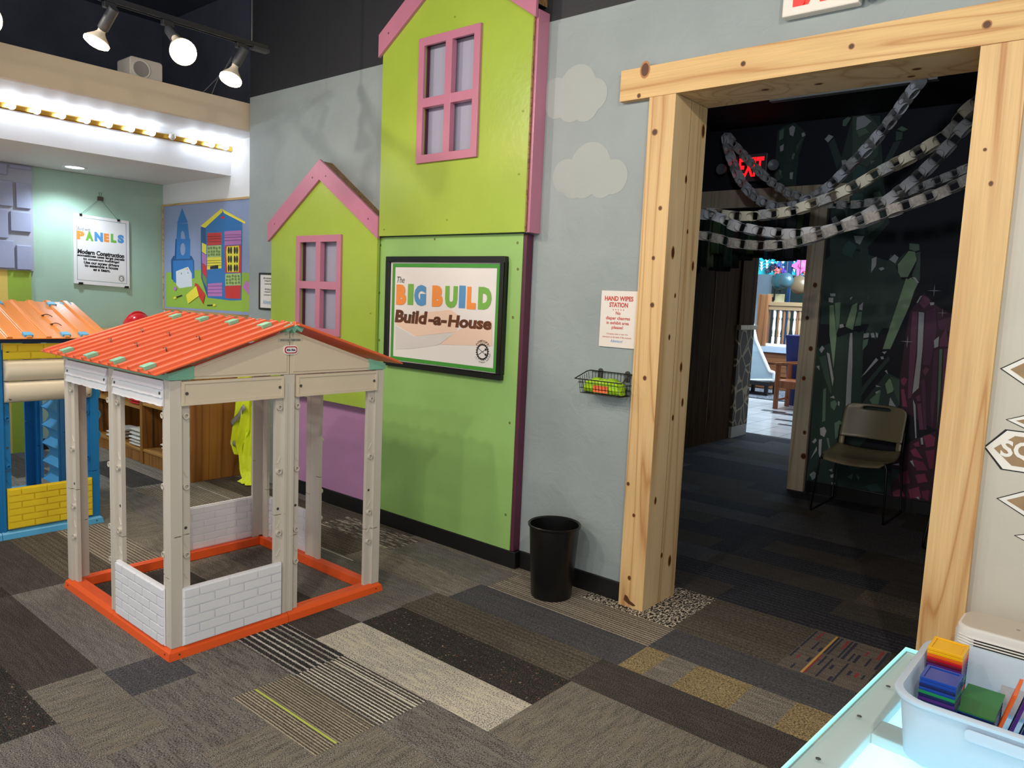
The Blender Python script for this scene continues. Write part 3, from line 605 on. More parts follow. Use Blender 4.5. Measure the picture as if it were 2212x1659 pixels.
def playhouse(name, label, loc, rz, pal, panels, ribs, logo=False):
    root = thing(name, label, 'playhouse', loc, rz, 'plastic playhouses')
    A = .532
    NRM = [(1, 0), (0, -1), (-1, 0), (0, 1)]
    def wf(w):
        n = NRM[w]; e = (-n[1], n[0])
        return lambda t, d, z: (n[0]*(A+d)+e[0]*t, n[1]*(A+d)+e[1]*t, z)
    def B(m, w, t0, t1, d0, d1, z0, z1, mi=0):
        f = wf(w); p = [f(t, d, z) for t in (t0, t1) for d in (d0, d1) for z in (z0, z1)]
        m.raw(p, [(0, 1, 3, 2), (4, 6, 7, 5), (0, 4, 5, 1), (2, 3, 7, 6), (0, 2, 6, 4), (1, 5, 7, 3)], mi)
    def plate(m, w, poly, d0, d1, mi=0):
        f = wf(w); m.prism(poly, lambda u, v, d: f(u, d, v), d0, d1, mi)
    def ringb(m, w, t, z, d=-.0125, r=.0125, mi=0):
        f = wf(w); n = NRM[w]; m.ring(f(t, d, z), (n[0], n[1], 0), r, .0045, .012, mi, 14)
    def hook(m, w, t, z, s):
        f = wf(w); m.tube([f(t+s*(.010-.02*i/6), -.0115, z+.026-.03*math.sin(i/6*1.57)) for i in range(7)], .0022, 5)
    def dot(m, w, t, z, d, mi, r=.0065):
        n = NRM[w]; m.lathe([(r, 0), (r, .0012), (r*.45, .0014), (r*.4, .0006), (0, .0006)], wf(w)(t, d, z), 12, (n[0], n[1], 0), mi)
    # base frame: two rails per side
    for w in range(4):
        for s in (-1, 1):
            m = MB(); f = wf(w); q = .0012
            prof = [(.016, 0), (.011, .030), (-.004, .045), (-.052, .045), (-.058, .004), (-.055, 0)]
            r0 = [f(s*q, d, z) for d, z in prof]; r1 = [f(s*(A+d-.0006), d, z) for d, z in prof]
            m.loft([r0, r1]); B(m, w, *sorted((s*.06, s*.30)), -.035, -.031, .045, .0462, 0); B(m, w, *sorted((s*.02, s*.05)), -.030, -.022, .045, .0465, 1)
            dot(m, w, s*.505, .02, .0142, 1, .004)
            m.build('base_rail', [pal['base'], DKHOLE], root, bevel=.003, local=True)
    # corner posts, each an angle of two leaves with clip flanges
    for w in range(4):
        w2 = (w-1) % 4
        m = MB()
        for ww, s, cut in ((w, 1, .33), (w2, -1, .50)):
            for z0, z1 in ((.045, cut), (cut+.004, 1.128)):
                plate_poly = [(s*(A-.0005), z0), (s*(A-.048), z0), (s*(A-.048), z1), (s*(A-.0005), z1)]
                plate(m, ww, plate_poly if s < 0 else plate_poly[::-1], -.016, 0)
                B(m, ww, *sorted((s*(A-.0465), s*(A-.086))), -.030, -.012, z0, z1)
            B(m, ww, *sorted((s*(A-.012), s*(A-.07))), -.0292, -.0155, .05, 1.12)
            B(m, ww, *sorted((s*(A-.045), s*(A-.0475))), -.0005, .0015, .05, 1.12)
            for z in (.27, .42, .70, .985): ringb(m, ww, s*(A-.068), z)
            for z in (.32, .45, .74): hook(m, ww, s*(A-.068), z, s)
            dot(m, ww, s*(A-.068), .53, -.0121, 1)
        m.build('corner_post', [pal['post'], DKHOLE], root, bevel=.002, local=True, seg=1)
        # middle post of side w
        m = MB(); B(m, w, -.027, .027, -.028, 0, .045, 1.128)
        for s in (-1, 1):
            cut = .50 if s < 0 else .39
            for z0, z1 in ((.045, cut), (cut+.004, 1.09)):
                B(m, w, *sorted((s*.0265, s*.060)), -.0305, -.012, z0, z1)
                B(m, w, *sorted((s*.010, s*.024)), -.001, .003, z0, z1)
            for z in (.27, .42, .70, .985): ringb(m, w, s*.045, z)
            for z in (.32, .45, .74): hook(m, w, s*.045, z, -s)
            dot(m, w, s*.045, .53, -.0121, 1)
        m.build('middle_post', [pal['post'], DKHOLE], root, bevel=.002, local=True, seg=1)
    # wall panels
    for w, bay, style, mat, z0, z1 in panels:
        m = MB(); t0, t1 = (-.487, -.033) if bay == 0 else (.033, .487); H = z1-z0
        if style == 'brick':
            B(m, w, t0, t1, -.011, .004, z0, z1); rows = max(2, round(H/.0405)); rh = (H-.006)/rows
            for r in range(rows):
                y0 = z0+.003+r*rh+.0025; y1 = y0+rh-.007; x = t0+.006-(.066 if r % 2 else 0); k = 0
                while x < t1-.02:
                    a, b = max(x, t0+.006), min(x+.126, t1-.006)
                    if b-a > .02: plate(m, w, [(a, y0), (b, y0), (b, y1), (a, y1)], .004, .0115); plate(m, w, [(a, y0), (b, y0), (b, y1), (a, y1)], -.0155, -.011)
                    x += .132
        elif style == 'plank':
            rows = 3; rh = H/rows
            for r in range(rows):
                y0 = z0+r*rh; f = wf(w); N = 24; wob = [.0012*math.sin(i*1.9+r*2.1)+.0008*math.sin(i*.7+r) for i in range(N+1)]
                sec = [[f(t0+(t1-t0)*i/N, d, y0+zz*rh+(wob[i] if zz < .5 else 0)) for d, zz in ((-.010, 0), (.013, .02), (.010, .2), (.004, 1), (-.010, 1))] for i in range(N+1)]
                m.loft(sec)
        elif style == 'log':
            f = wf(w)
            for r in range(2):
                y0 = z0+r*H/2; R = H/4-.0015
                sec = [[f(t, .004+.034*math.sin(math.pi*k/10)*sc, y0+H/4-R*math.cos(math.pi*k/10)*(sc*.12+.88)) for k in range(11)]+[f(t, -.01, y0+H/2-.002), f(t, -.01, y0+.002)] for t, sc in ((t0, .55), (t0+.006, .85), (t0+.02, 1), (t1-.02, 1), (t1-.006, .85), (t1, .55))]
                m.loft(sec)
        elif style == 'scallop':
            f = wf(w); rows = max(1, round(H/.125)); rh = H/rows
            for r in range(rows):
                y0 = z0+r*rh
                for a, b in ((t0+.05, t1-.05),):
                    sec = [[f(t, .05*math.sin(math.pi*k/8), y0+rh*k/8) for k in range(9)]+[f(t, .05*math.sin(math.pi*k/8)-.008, y0+rh*k/8) for k in range(8, -1, -1)] for t in (a, b)]
                    m.loft(sec)
            B(m, w, t0, t0+.05, -.011, .004, z0, z1); B(m, w, t1-.05, t1, -.011, .004, z0, z1)
        else:                                             # flat beam with a raised rim
            B(m, w, t0, t1, -.011, .006, z0, z1); g = .011
            for q in ((t0, t1, z0, z0+g), (t0, t1, z1-g, z1), (t0, t0+g, z0+g, z1-g), (t1-g, t1, z0+g, z1-g)): B(m, w, *q[:2], .006, .010, *q[2:])
        zs = [(z0+z1)/2] if H < .13 else [z0+.025, z1-.06]
        if style != 'scallop':
            for z in zs:
                for t in (t0+.02, t1-.02): dot(m, w, t, z, .0085 if style != 'log' else .03, 1)
        m.build({'brick': 'brick_panel', 'plank': 'plank_panel', 'log': 'log_panel', 'scallop': 'shingle_panel', 'flat': 'beam_panel'}[style], [mat, DKHOLE], root, bevel=.0022 if style in ('brick', 'flat', 'plank') else 0, smooth=40 if style in ('log', 'scallop') else None, local=True)
    # gables
    zr = 1.335
    for w in (0, 2):
        for s in (-1, 1):
            m = MB(); p = [(s*.002, 1.129), (s*.52, 1.129), (s*.52, 1.152), (s*.002, zr-.012)]
            plate(m, w, p if s > 0 else p[::-1], -.028, .0); q = [(s*.016, 1.140), (s*.44, 1.140), (s*.44, 1.165), (s*.016, zr-.03)]
            plate(m, w, q if s > 0 else q[::-1], .0, .004)
            g = m.build('gable_panel', pal['gable'], root, bevel=.0015, local=True)
            m = MB(); p = [(s*.436, 1.13), (s*.538, 1.13), (s*.538, 1.158), (s*.436, 1.185)]
            plate(m, w, p if s > 0 else p[::-1], -.03, .007); m.build('corner_cap', pal['clip'], root, bevel=.002, local=True)
        m = MB(); pl = [(-.050, zr+.004), (-.036, zr-.020), (-.012, zr-.006), (0, zr-.024), (.012, zr-.006), (.036, zr-.020), (.050, zr+.004), (.02, zr+.016), (0, zr+.008), (-.02, zr+.016)]
        plate(m, w, pl, -.03, .034); m.build('ridge_cap', pal['clip'], root, local=True)
        if logo and w == 0:
            f = wf(0)
            m = MB(); plate(m, 0, rrect(-.036, .036, 1.217, 1.257, .017), .003, .008, 0); m.prism(rrect(-.0315, .0315, 1.2215, 1.2525, .0135), lambda u, v, d: f(u, d, v), .008, .0095, 1)
            m.prism(rrect(-.027, .027, 1.226, 1.248, .011), lambda u, v, d: f(u, d, v), .0095, .0102, 0)
            b = m.build('badge', [paint('badge_white', (240, 238, 234), .3), paint('badge_red', (178, 32, 40), .3)], root, local=True)
            m = MB(); write(m, 'little tikes.', lambda u, v: f(u, .0107, v), -.0225, .0225, 1.232, 1.243, bold=.04); m.build('lettering', paint('badge_navy', (28, 34, 74), .4), b, local=True)
            m = MB(); plate(m, 0, [(-.062, 1.272), (.062, 1.272), (.062, 1.287), (-.062, 1.287)], .0005, .0045); s_ = m.build('sticker', clear('sticker_film', (214, 206, 190), .6, .3), root, local=True)
            m = MB(); write(m, 'ROOF IS NOT REMOVABLE', lambda u, v: f(u, .005, v), -.05, .05, 1.2762, 1.2828, bold=.02); m.build('lettering', INK, s_, local=True)
    for s in (-1, 1):                                     # bar under each eave
        m = MB(); m.box(-.53, .53, *sorted((s*.505, s*.536)), 1.129, 1.150); m.build('eave_bar', pal['eave'], root, bevel=.002, local=True)
    # roof slopes with pressed ribs
    for s in (-1, 1):
        run, rise = .598, .19; L = math.hypot(run, rise); dv = Vector((0, s*run/L, -rise/L)); nv = Vector((0, s*rise/L, run/L)); o = Vector((0, s*.010, zr+.010))
        X0, X1 = -.592, .585; pitch = (X1-X0)/ribs; prof = [(X0, .0), (X0, .007)]; rw = min(.03, pitch*.36)
        for i in range(ribs):
            xc = X0+pitch*(i+.5); prof += [(xc-rw/2, .006), (xc-rw/2+.003, .017), (xc+rw/2-.003, .017), (xc+rw/2, .006)]
        prof += [(X1, .007), (X1, .0)]
        P = lambda u, v, d: o+dv*d+nv*v+Vector((u, 0, 0))
        m = MB(); m.prism(prof if s < 0 else prof[::-1], P, 0, L)
        rf = m.build('roof_slope', pal['roof'], root, bevel=.0015, local=True, seg=1)
        XR = lambda k: X0+pitch*(k+.5)
        for kk, d in [(q, .94) for q in pal['c1']]+[(q, .10) for q in pal['c2']]:
            m = MB(); x = XR(kk); h = rw*.75
            p = [P(a, v, d*L+b*.024) for b in (-1, 1) for a, v in ((x-h, .005), (x-h, .022), (x+h, .022), (x+h, .005))]
            m.raw(p, [(0, 1, 2, 3), (4, 7, 6, 5), (0, 4, 5, 1), (1, 5, 6, 2), (2, 6, 7, 3), (0, 3, 7, 4)]); m.build('roof_clip', pal['clip2'], rf, bevel=.002, local=True)
        for kk, d in pal['ties']:
            m = MB(); x = XR(kk); m.tube([P(x-.02+.05*i/6, .010+.012*math.sin(i*.52), d*L+.004*i) for i in range(7)], .0022, 6); m.box(*[c for q in zip(P(x-.024, .008, d*L), P(x-.012, .018, d*L+.012)) for c in sorted(q)])
            m.build('cable_tie', BLACK, rf, local=True)
    return root
pw = dict(base=ORNG, post=STONE, gable=SAND, clip=MINT, clip2=MINT, eave=MINT, roof=RED_ROOF, c1=[2, 5, 8, 11], c2=[2, 5, 8, 11], ties=[(3, .42), (6, .42), (9, .42), (3, .66), (6, .66), (9, .66)])
playhouse('playhouse', 'open white and beige plastic playhouse frame with red orange roof, standing in front', (-3.402, 1.897, 0), 0, pw,
    [(0, 0, 'brick', WHITE, .045, .286), (0, 0, 'flat', SAND, 1.028, 1.124), (0, 1, 'flat', SAND, 1.028, 1.124), (1, 1, 'brick', WHITE, .045, .286), (1, 0, 'plank', WHITE, 1.024, 1.124), (1, 1, 'plank', WHITE, 1.024, 1.124),
     (2, 0, 'brick', WHITE, .045, .286), (3, 1, 'brick', WHITE, .045, .286), (2, 0, 'flat', SAND, 1.028, 1.124), (2, 1, 'flat', SAND, 1.028, 1.124), (3, 0, 'plank', WHITE, 1.024, 1.124), (3, 1, 'plank', WHITE, 1.024, 1.124)], 13, True)
pb = dict(base=SKY, post=BLUE, gable=BLUE, clip=SKY, clip2=SKY, eave=DKBLUE, roof=ORG_ROOF, c1=[4, 7, 9, 10], c2=[3, 7, 10], ties=[(9, .42), (9, .66), (4, .5)])
playhouse('playhouse', 'blue and yellow plastic playhouse with light orange roof at the left edge', (-5.437, 1.36, 0), math.pi/2, pb,
    [(1, 1, 'brick', YELL, .055, .293), (1, 0, 'brick', YELL, .055, .293), (1, 1, 'log', CREAM, .79, 1.034), (1, 0, 'log', CREAM, .79, 1.034), (1, 1, 'brick', YELL, 1.036, 1.125), (1, 0, 'brick', YELL, 1.036, 1.125),
     (0, 0, 'scallop', SKY, .47, 1.125), (0, 0, 'brick', YELL, .055, .293), (0, 1, 'scallop', SKY, .10, 1.125), (2, 0, 'flat', BLUE, 1.036, 1.125), (3, 1, 'brick', YELL, .055, .293), (3, 1, 'log', BLUE, .79, 1.034)], 12)
# ---------------------------------------------------------------- alcove: block panel, poster, picture, light bar, soffit things
FX = lambda x: (lambda u, v: (x, u, v))
MAUVE = paint('panel_mauve', (166, 168, 182), .5, .03); MAUVE_BLUELIT = paint('panel_mauve_bluelit', (156, 160, 186), .5, .05)  # blocks share the backing grey; bluish light is put into their colour
t = thing('block_panel', 'mauve wall panel of raised rectangles high on the sage wall', 'wall panel', (-7.35, 1.9, 1.56))
m = MB(); m.box(-7.3555, -7.335, 1.4, 2.334, 1.557, 2.429); m.build('backing', MAUVE, t)
for x0, y0, x1, y1 in ((-70, 40, 55, 150), (78, 52, 265, 112), (-60, 185, 108, 420), (130, 212, 262, 442), (84, 458, 264, 640), (-60, 435, 68, 690), (138, 748, 268, 962), (-60, 700, 122, 948)):
    a, b = WX(x0/3.95, 340+y0/3.95, -7.33), WX(x1/3.95, 340+y1/3.95, -7.33)
    m = MB(); m.box(-7.3352, -7.313, a.y, b.y, b.z, min(a.z, 2.42)); m.build('raised_block', MAUVE_BLUELIT, t, bevel=.004)
t = thing('hanging_poster', 'white build with panels poster hung by a string on the sage wall', 'poster', (-7.34, 2.88, 1.45))
dz = lambda u: -(u-2.884)*.046                            # hangs slightly crooked
F = lambda u, v: (-7.333, u, v+dz(u))
m = MB(); m.prism([(2.647, 1.457), (3.123, 1.457), (3.123, 2.069), (2.647, 2.069)], lambda u, v, d: (d, u, v+dz(u)), -7.3545, -7.338)
bo = m.build('board', PAPER, t)
G = paint('print_line', (120, 150, 140), .5, 0, 0)
m = MB()
for q in ((2.672, 3.098, 1.49, 1.494), (2.672, 3.098, 2.04, 2.044), (2.672, 2.676, 1.49, 2.044), (3.094, 3.098, 1.49, 2.044)): m.face([(-7.3376, u, v+dz(u)) for u, v in ((q[0], q[2]), (q[1], q[2]), (q[1], q[3]), (q[0], q[3]))])
m.build('border', G, bo)
def PB(x, y): p = WX(140+x/6.91, 400+y/6.91, -7.336); return p.y, p.z-dz(p.y)
m = MB(); F = lambda u, v: (-7.3374, u, v+dz(u))
for ch, a, b, c, d, mi in (('P', 182, 292, 690, 805, 1), ('A', 312, 428, 700, 825, 2), ('N', 445, 570, 712, 835, 3), ('E', 585, 662, 728, 845, 1), ('L', 688, 770, 735, 855, 2), ('S', 790, 884, 748, 862, 3)):
    p, q = PB(a, d), PB(b, c); write(m, ch, F, p[0], q[0], p[1], q[1], mi, bold=.075)
for s, a, b, yc, h in (('Build with', 188, 380, 655, 42), ('Modern Construction', 190, 888, 1022, 62), ('sometimes uses large panels', 188, 892, 1082, 44), ('to construct buildings!', 275, 815, 1128, 40), ('Use our screw drivers', 285, 810, 1175, 40), ('to assemble a house', 298, 797, 1220, 40), ('as a team.', 425, 680, 1270, 38)):
    p, q = PB(a, yc), PB(b, yc); zc = PB((a+b)/2, yc)[1]; hh = h/6.91/375*1.0/2*.0+h*.00068/2
    write(m, s, F, p[0], q[0], zc-hh, zc+hh, 0, bold=.0 if s[0:5] == 'Build' else .05, shear=.25 if s[0:5] == 'Build' else .1)
m.build('lettering', [INK, ORANGE_P, GREEN_P, BLUE_P], bo)
c = PB(848, 1398); m = MB(); gear(m, F, c[0], c[1], .022, 0); m.build('logo', INK, bo)
top = WX(214, 428, -7.345)
m = MB(); m.tube([(-7.34, 2.71, 2.069+dz(2.71)), (-7.346, 2.872, top.z-.01)], .0015, 5); m.tube([(-7.346, 2.882, top.z-.01), (-7.34, 3.03, 2.062+dz(3.03))], .0015, 5); m.build('string', paint('string', (90, 100, 92), .8), t)
for u, v, w_ in ((2.71, 2.066, .022), (3.03, 2.064, .022), (2.70, 1.463, .036), (3.095, 1.463, .036)):
    m = MB(); m.box(-7.354, -7.330, u-w_/2, u+w_/2, v+dz(u)-.012, v+dz(u)+.008); m.build('binder_clip', BLACK, t, bevel=.002)
m = MB(); m.box(-7.3555, -7.335, 2.858, 2.902, top.z-.02, top.z+.014); m.tube([(-7.34, 2.87, top.z+.012), (-7.335, 2.866, top.z+.05), (-7.34, 2.89, top.z+.05), (-7.34, 2.885, top.z+.012)], .002, 6); m.build('hanger_clip', paint('clip_bronze', (92, 84, 72), .4, .1, 0, metal=.6), t, bevel=.002)

SKYP = paint('picture_sky', (142, 156, 192), .5); GRASS = paint('picture_grass', (150, 186, 66), .5); PBLUE = paint('picture_blue', (44, 116, 186), .5); PDBLUE = paint('picture_deep_blue', (28, 82, 136), .5)
PY = paint('picture_yellow', (238, 226, 62), .5); PR = paint('picture_red', (208, 46, 46), .5); PP = paint('picture_lilac', (188, 118, 186), .5); PG = paint('picture_pale_green', (178, 204, 120), .5); PW = paint('picture_white', (214, 220, 228), .5); PDG = paint('picture_dark_green', (110, 140, 80), .5)
OAK = wood('oak_frame', (206, 170, 116), (160, 116, 66), 'x', 9)
t = thing('framed_picture', 'big framed picture of a blue block tower and toy house on the alcove wall', 'picture', (-6.5, 3.449, 1.25))
m = MB(); m.box(-7.31, -5.45, 3.432, 3.4495, 1.262, 2.23); ca = m.build('canvas', SKYP, t)
m = MB(); frame(m, -7.325, -5.44, 1.248, 2.243, .017, 3.424, 3.4495); m.build('frame', OAK, t, bevel=.002)
LV = [0]
def pic(m, pts, mi):
    LV[0] += 1; m.face([(p.x, 3.4315-.00006*LV[0], p.z) for p in (W(350+a/6.144, 420+b/6.144, 3.431) for a, b in pts)], mi)
def ell(cx, cy, rx, ry, n=16): return [(cx+rx*math.cos(2*math.pi*i/n), cy+ry*math.sin(2*math.pi*i/n)) for i in range(n)]
m = MB()
pic(m, [(52, 1035), (220, 1030), (420, 1010), (560, 995), (820, 1010), (1000, 1030), (1290, 1050), (1290, 1600), (1138, 1560), (52, 1490)], 1)
pic(m, [(118, 870), (150, 815), (390, 815), (425, 880), (430, 1110), (180, 1175), (125, 1120)], 3)
pic(m, [(145, 880), (410, 870), (425, 1110), (185, 1170), (150, 1160)], 2)
pic(m, [(165, 860), (190, 590), (375, 590), (372, 850)], 2); pic(m, [(165, 860), (178, 590), (195, 590), (190, 855)], 3)
pic(m, [(190, 590), (205, 385), (340, 385), (362, 590)], 2); pic(m, [(198, 385), (262, 190), (270, 188), (342, 375)], 2)
pic(m, ell(276, 728, 33, 82), 0); pic(m, [(250, 590), (252, 510), (272, 476), (295, 510), (310, 590)], 0)
pic(m, [(185, 1020), (345, 960), (395, 1050), (400, 1220), (230, 1245), (190, 1200)], 4)
for a, b, r, c in ((305, 990, 12, 5), (335, 990, 8, 6), (258, 1050, 8, 9), (345, 1040, 9, 2), (225, 1035, 7, 5)): pic(m, ell(a, b, r*.6, r*1.6, 8), c)
pic(m, [(515, 430), (590, 445), (605, 1370), (520, 1110)], 3); pic(m, [(580, 440), (800, 230), (1065, 370), (1055, 1405), (905, 1408), (605, 1370)], 2)
pic(m, [(512, 420), (785, 190), (800, 195), (800, 235), (570, 445)], 5); pic(m, [(800, 195), (1110, 365), (1100, 390), (825, 250)], 5); pic(m, ell(805, 306, 25, 18), 6)
for q, c in (([(530, 640), (590, 668), (590, 800), (530, 760)], 5), ([(530, 770), (592, 810), (592, 950), (534, 905)], 7), ([(534, 910), (594, 955), (595, 1110), (538, 1040)], 6), ([(535, 1045), (595, 1115), (596, 1240), (540, 1130)], 10),
    ([(600, 512), (790, 505), (788, 668), (600, 678)], 6), ([(602, 682), (788, 672), (788, 826), (602, 836)], 8), ([(600, 838), (788, 828), (790, 980), (600, 998)], 5), ([(640, 955), (748, 938), (748, 985), (640, 992)], 9), ([(608, 1185), (798, 1172), (800, 1352), (610, 1350)], 7),
    ([(830, 490), (1052, 476), (1050, 660), (832, 674)], 7), ([(835, 682), (1052, 672), (1050, 1040), (840, 1040)], 6), ([(862, 690), (1022, 680), (1030, 760), (1018, 1030), (868, 1030), (852, 760)], 5), ([(842, 1055), (1045, 1045), (1048, 1206), (842, 1210)], 8), ([(836, 1218), (1046, 1206), (1042, 1385), (842, 1378)], 6)): pic(m, q, c)
for r in range(3):
    for cx in (888, 918, 968, 998): pic(m, ell(cx, 742+r*118, 14, 50, 12), 9)
rg = random.Random(5)
for x0, y0, w_, h_ in ((605, 690, 178, 135), (846, 1062, 196, 135)):        # cobble pattern
    for i in range(5):
        for j in range(3): pic(m, ell(x0+(i+.5+rg.uniform(-.1, .1))*w_/5, y0+(j+.5)*h_/3+rg.uniform(-6, 6), w_/12.5, h_/7.6, 7), 10)
for y in (560, 590, 630): pic(m, [(602, y), (788, y-6), (788, y-2), (602, y+4)], 9); pic(m, [(834, y-20), (1050, y-28), (1050, y-24), (834, y-16)], 9)
for y in (880, 910, 945): pic(m, [(602, y), (788, y-8), (788, y-4), (602, y+4)], 9)
for y in (1215, 1260, 1305): pic(m, [(610, y), (798, y-4), (798, y), (610, y+4)], 3)
pic(m, [(445, 1175), (480, 1190), (578, 1330), (550, 1455), (470, 1310), (440, 1215)], 6); pic(m, [(325, 1335), (460, 1215), (495, 1345), (350, 1452)], 5)
pic(m, [(1075, 1230), (1120, 1150), (1200, 1180), (1200, 1380)], 7); pic(m, ell(180, 1250, 22, 28, 7), 7)
for cx, cy, a in ((225, 1355, -.35), (655, 1470, -.05)):
    c, s_ = math.cos(a), math.sin(a); R_ = lambda u, v: (cx+u*c-v*s_, cy+u*s_+v*c)
    pic(m, [R_(-50, -7), (R_(50, -7)), R_(50, 7), R_(-50, 7)], 9); pic(m, [R_(*q) for q in ell(-50 if a < -.2 else 45, 0, 22, 17, 8)], 5)
m.build('painted_shapes', [SKYP, GRASS, PBLUE, PDBLUE, PW, PY, PR, PP, PG, INK, PDG], ca)

BRASS = paint('brass', (196, 150, 64), .25, .05, 0, metal=1)
t = thing('vanity_light', 'long brass light bar with round bulbs on the white soffit face', 'light bar', (-6.118, 2.4, 2.62))
m = MB(); m.prism([(-6.1178, 2.630), (-6.098, 2.630), (-6.092, 2.636), (-6.092, 2.664), (-6.098, 2.670), (-6.1178, 2.670)], lambda u, v, d: (u, d, v), -.4, 3.447); m.build('brass_channel', BRASS, t, smooth=40)
BULB = emit('bulb_glow', (226, 240, 255), 17); DIM = paint('bulb_off', (210, 206, 196), .2, .02, 0)
ys = [WX(px/3.95, py/3.95, -6.07).y for px, py in ((90, 905), (303, 955), (517, 993), (728, 1035), (917, 1075), (1108, 1105), (1287, 1143), (1460, 1180), (1640, 1212), (1795, 1245), (1915, 1275))]
for i, y in enumerate([ys[0]-(ys[1]-ys[0])*k for k in range(6, 0, -1)]+ys):
    m = MB(); m.lathe([(.013, 0), (.013, .012), (.0185, .018)]+[(.026*math.sin(a), .040-.026*math.cos(a)) for a in [.8+.2338*k for k in range(11)]], (-6.092, y, 2.65), 16, (1, 0, 0))
    b = m.build('bulb', DIM if i == 13 else BULB, t, smooth=60)
    if i == 13: b['label'] = 'unlit bulb'
t = thing('recessed_light', 'round recessed light in the alcove soffit above the poster', 'ceiling light', (-7.0, 2.546, 2.43))
m = MB(); m.lathe([(.07, 0), (.095, 0), (.093, -.008), (.07, -.006)], (-7.0, 2.546, 2.4315), 32); m.build('trim_ring', WHITE, t, smooth=40)
m = MB(); m.lathe([(0, 0), (.07, 0), (.068, -.004), (0, -.012)], (-7.0, 2.546, 2.430), 28); m.build('lens', emit('downlight_glow', (220, 240, 255), 12), t, smooth=40)
t = thing('loudspeaker', 'boxy white loudspeaker lying on top of the tan soffit', 'loudspeaker', (-5.62, 2.49, 2.905))
m = MB(); m.prism(rrect(2.375, 2.60, 2.906, 3.04, .02), lambda u, v, d: (d, u, v), -5.74, -5.535); m.build('cabinet', paint('speaker_white', (214, 206, 194), .5), t, bevel=.006)
m = MB(); m.lathe([(.052, 0), (.060, 0), (.060, .008), (.052, .006)], (-5.536, 2.45, 2.965), 28, (1, 0, 0)); m.build('cone_ring', paint('speaker_ring', (226, 222, 214), .4), t, smooth=40)
m = MB(); m.lathe([(0, 0), (.025, .002), (.051, .006)], (-5.534, 2.45, 2.965), 24, (1, 0, 0)); m.build('cone', paint('speaker_cone', (150, 146, 140), .6), t, smooth=40)
t = thing('cable', 'thin grey cables hanging in a loop behind the third spotlight', 'cable', (-5.55, 2.9, 2.906))
m = MB(); L_ = [WX(*q, -5.53) for q in ((438, 197), (466, 172), (486, 148), (496, 130), (500, 122), (498, 132), (484, 152), (470, 172), (457, 200))]
L_[0].z = L_[-1].z = 2.909
m.tube(L_, .003, 6)
m.build('wire_loop', paint('cable_grey', (120, 120, 122), .5), t)

# ---------------------------------------------------------------- track with spot lamps
TRK = paint('track_black', (42, 43, 47), .4, .05, 0); HEAD = paint('lamp_head', (58, 60, 66), .45, .05, 0); GLASS = paint('bulb_white', (226, 214, 196), .25, .02, 0); GLOW = emit('spot_glow', (255, 214, 150), 40)
t = thing('lighting_track', 'black lighting track hung below the black ceiling', 'track', (-4.15, 1.8, 2.9))
m = MB(); m.box(-4.168, -4.132, .4, 2.56, 2.888, 2.908); m.box(-4.166, -4.160, .4, 2.56, 2.880, 2.888); m.box(-4.14, -4.134, .4, 2.56, 2.880, 2.888); m.build('rail', TRK, t)
m = MB(); m.tube([(-4.15, 2.47, 2.905), (-4.15, 2.47, 3.9)], .006, 8); m.tube([(-4.15, .8, 2.905), (-4.15, .8, 3.9)], .006, 8); m.build('hanger_rod', TRK, t)
m = MB(); m.box(-4.175, -4.125, 2.47, 2.57, 2.868, 2.886); m.build('end_feed', HEAD, t, bevel=.002)
def spot(lbl, at, p0, p1, face, dy):
    A = WZ(at[0], at[1], 2.885); A.x = -4.15
    root = thing('spotlight', lbl, 'spotlight', A, group='spotlights on the track')
    P0, P1, Fc = W(p0[0], p0[1], A.y+dy[0]), W(p1[0], p1[1], A.y+dy[1]), W(face[0], face[1], A.y+dy[2])
    m = MB(); m.box(A.x-.016, A.x+.016, A.y-.03, A.y+.03, 2.852, 2.8795); m.box(A.x-.009, A.x+.009, A.y-.012, A.y+.012, 2.838, 2.858); m.build('track_adapter', TRK, root, bevel=.003)
    m = MB(); m.tube([(A.x, A.y, 2.84), P0*.7+Vector((A.x, A.y, 2.84))*.3, P0.lerp(P1, .2)], .005, 8); m.build('stem', TRK, root)
    ax = (P1-P0).normalized(); L = (P1-P0).length
    m = MB(); m.lathe([(0, 0), (.022, 0), (.026, .006), (.026, L), (.018, L), (0, L)], P0, 24, ax); m.build('socket', HEAD, root, smooth=40)
    ax2 = (Fc-P1).normalized(); L2 = (Fc-P1).length
    m = MB(); m.lathe([(.019, -.01), (.019, .02), (.03, L2*.45), (.054, L2*.78), (.061, L2*.97)], P1, 28, ax2); b = m.build('bulb', GLASS, root, smooth=40)
    m = MB(); m.lathe([(.061, -.006), (.060, .004), (.04, .014), (.0, .019)], Fc, 28, ax2); m.build('bulb_face', GLOW, b, smooth=60)
    lamp('spot_beam', 'SPOT', Fc+ax2*.03, 26, WARM, .05, Fc+ax2, 120, .8)
spot('leftmost whole spotlight on the track, aimed down left', (239, 2), (247, 18), (222, 62), (208, 92), (0, -.02, -.05))
spot('middle spotlight on the track, its glowing bulb facing the room', (372, 38), (366, 66), (379, 84), (396, 113), (-.02, -.06, -.13))
spot('spotlight at the track end, nearest the grey wall', (520, 92), (529, 104), (509, 140), (498, 172), (0, -.03, -.07))
spot('spotlight cut off by the left edge of the photo', (-92, -85), (-70, -30), (-52, 10), (-34, 40), (0, -.03, -.07))

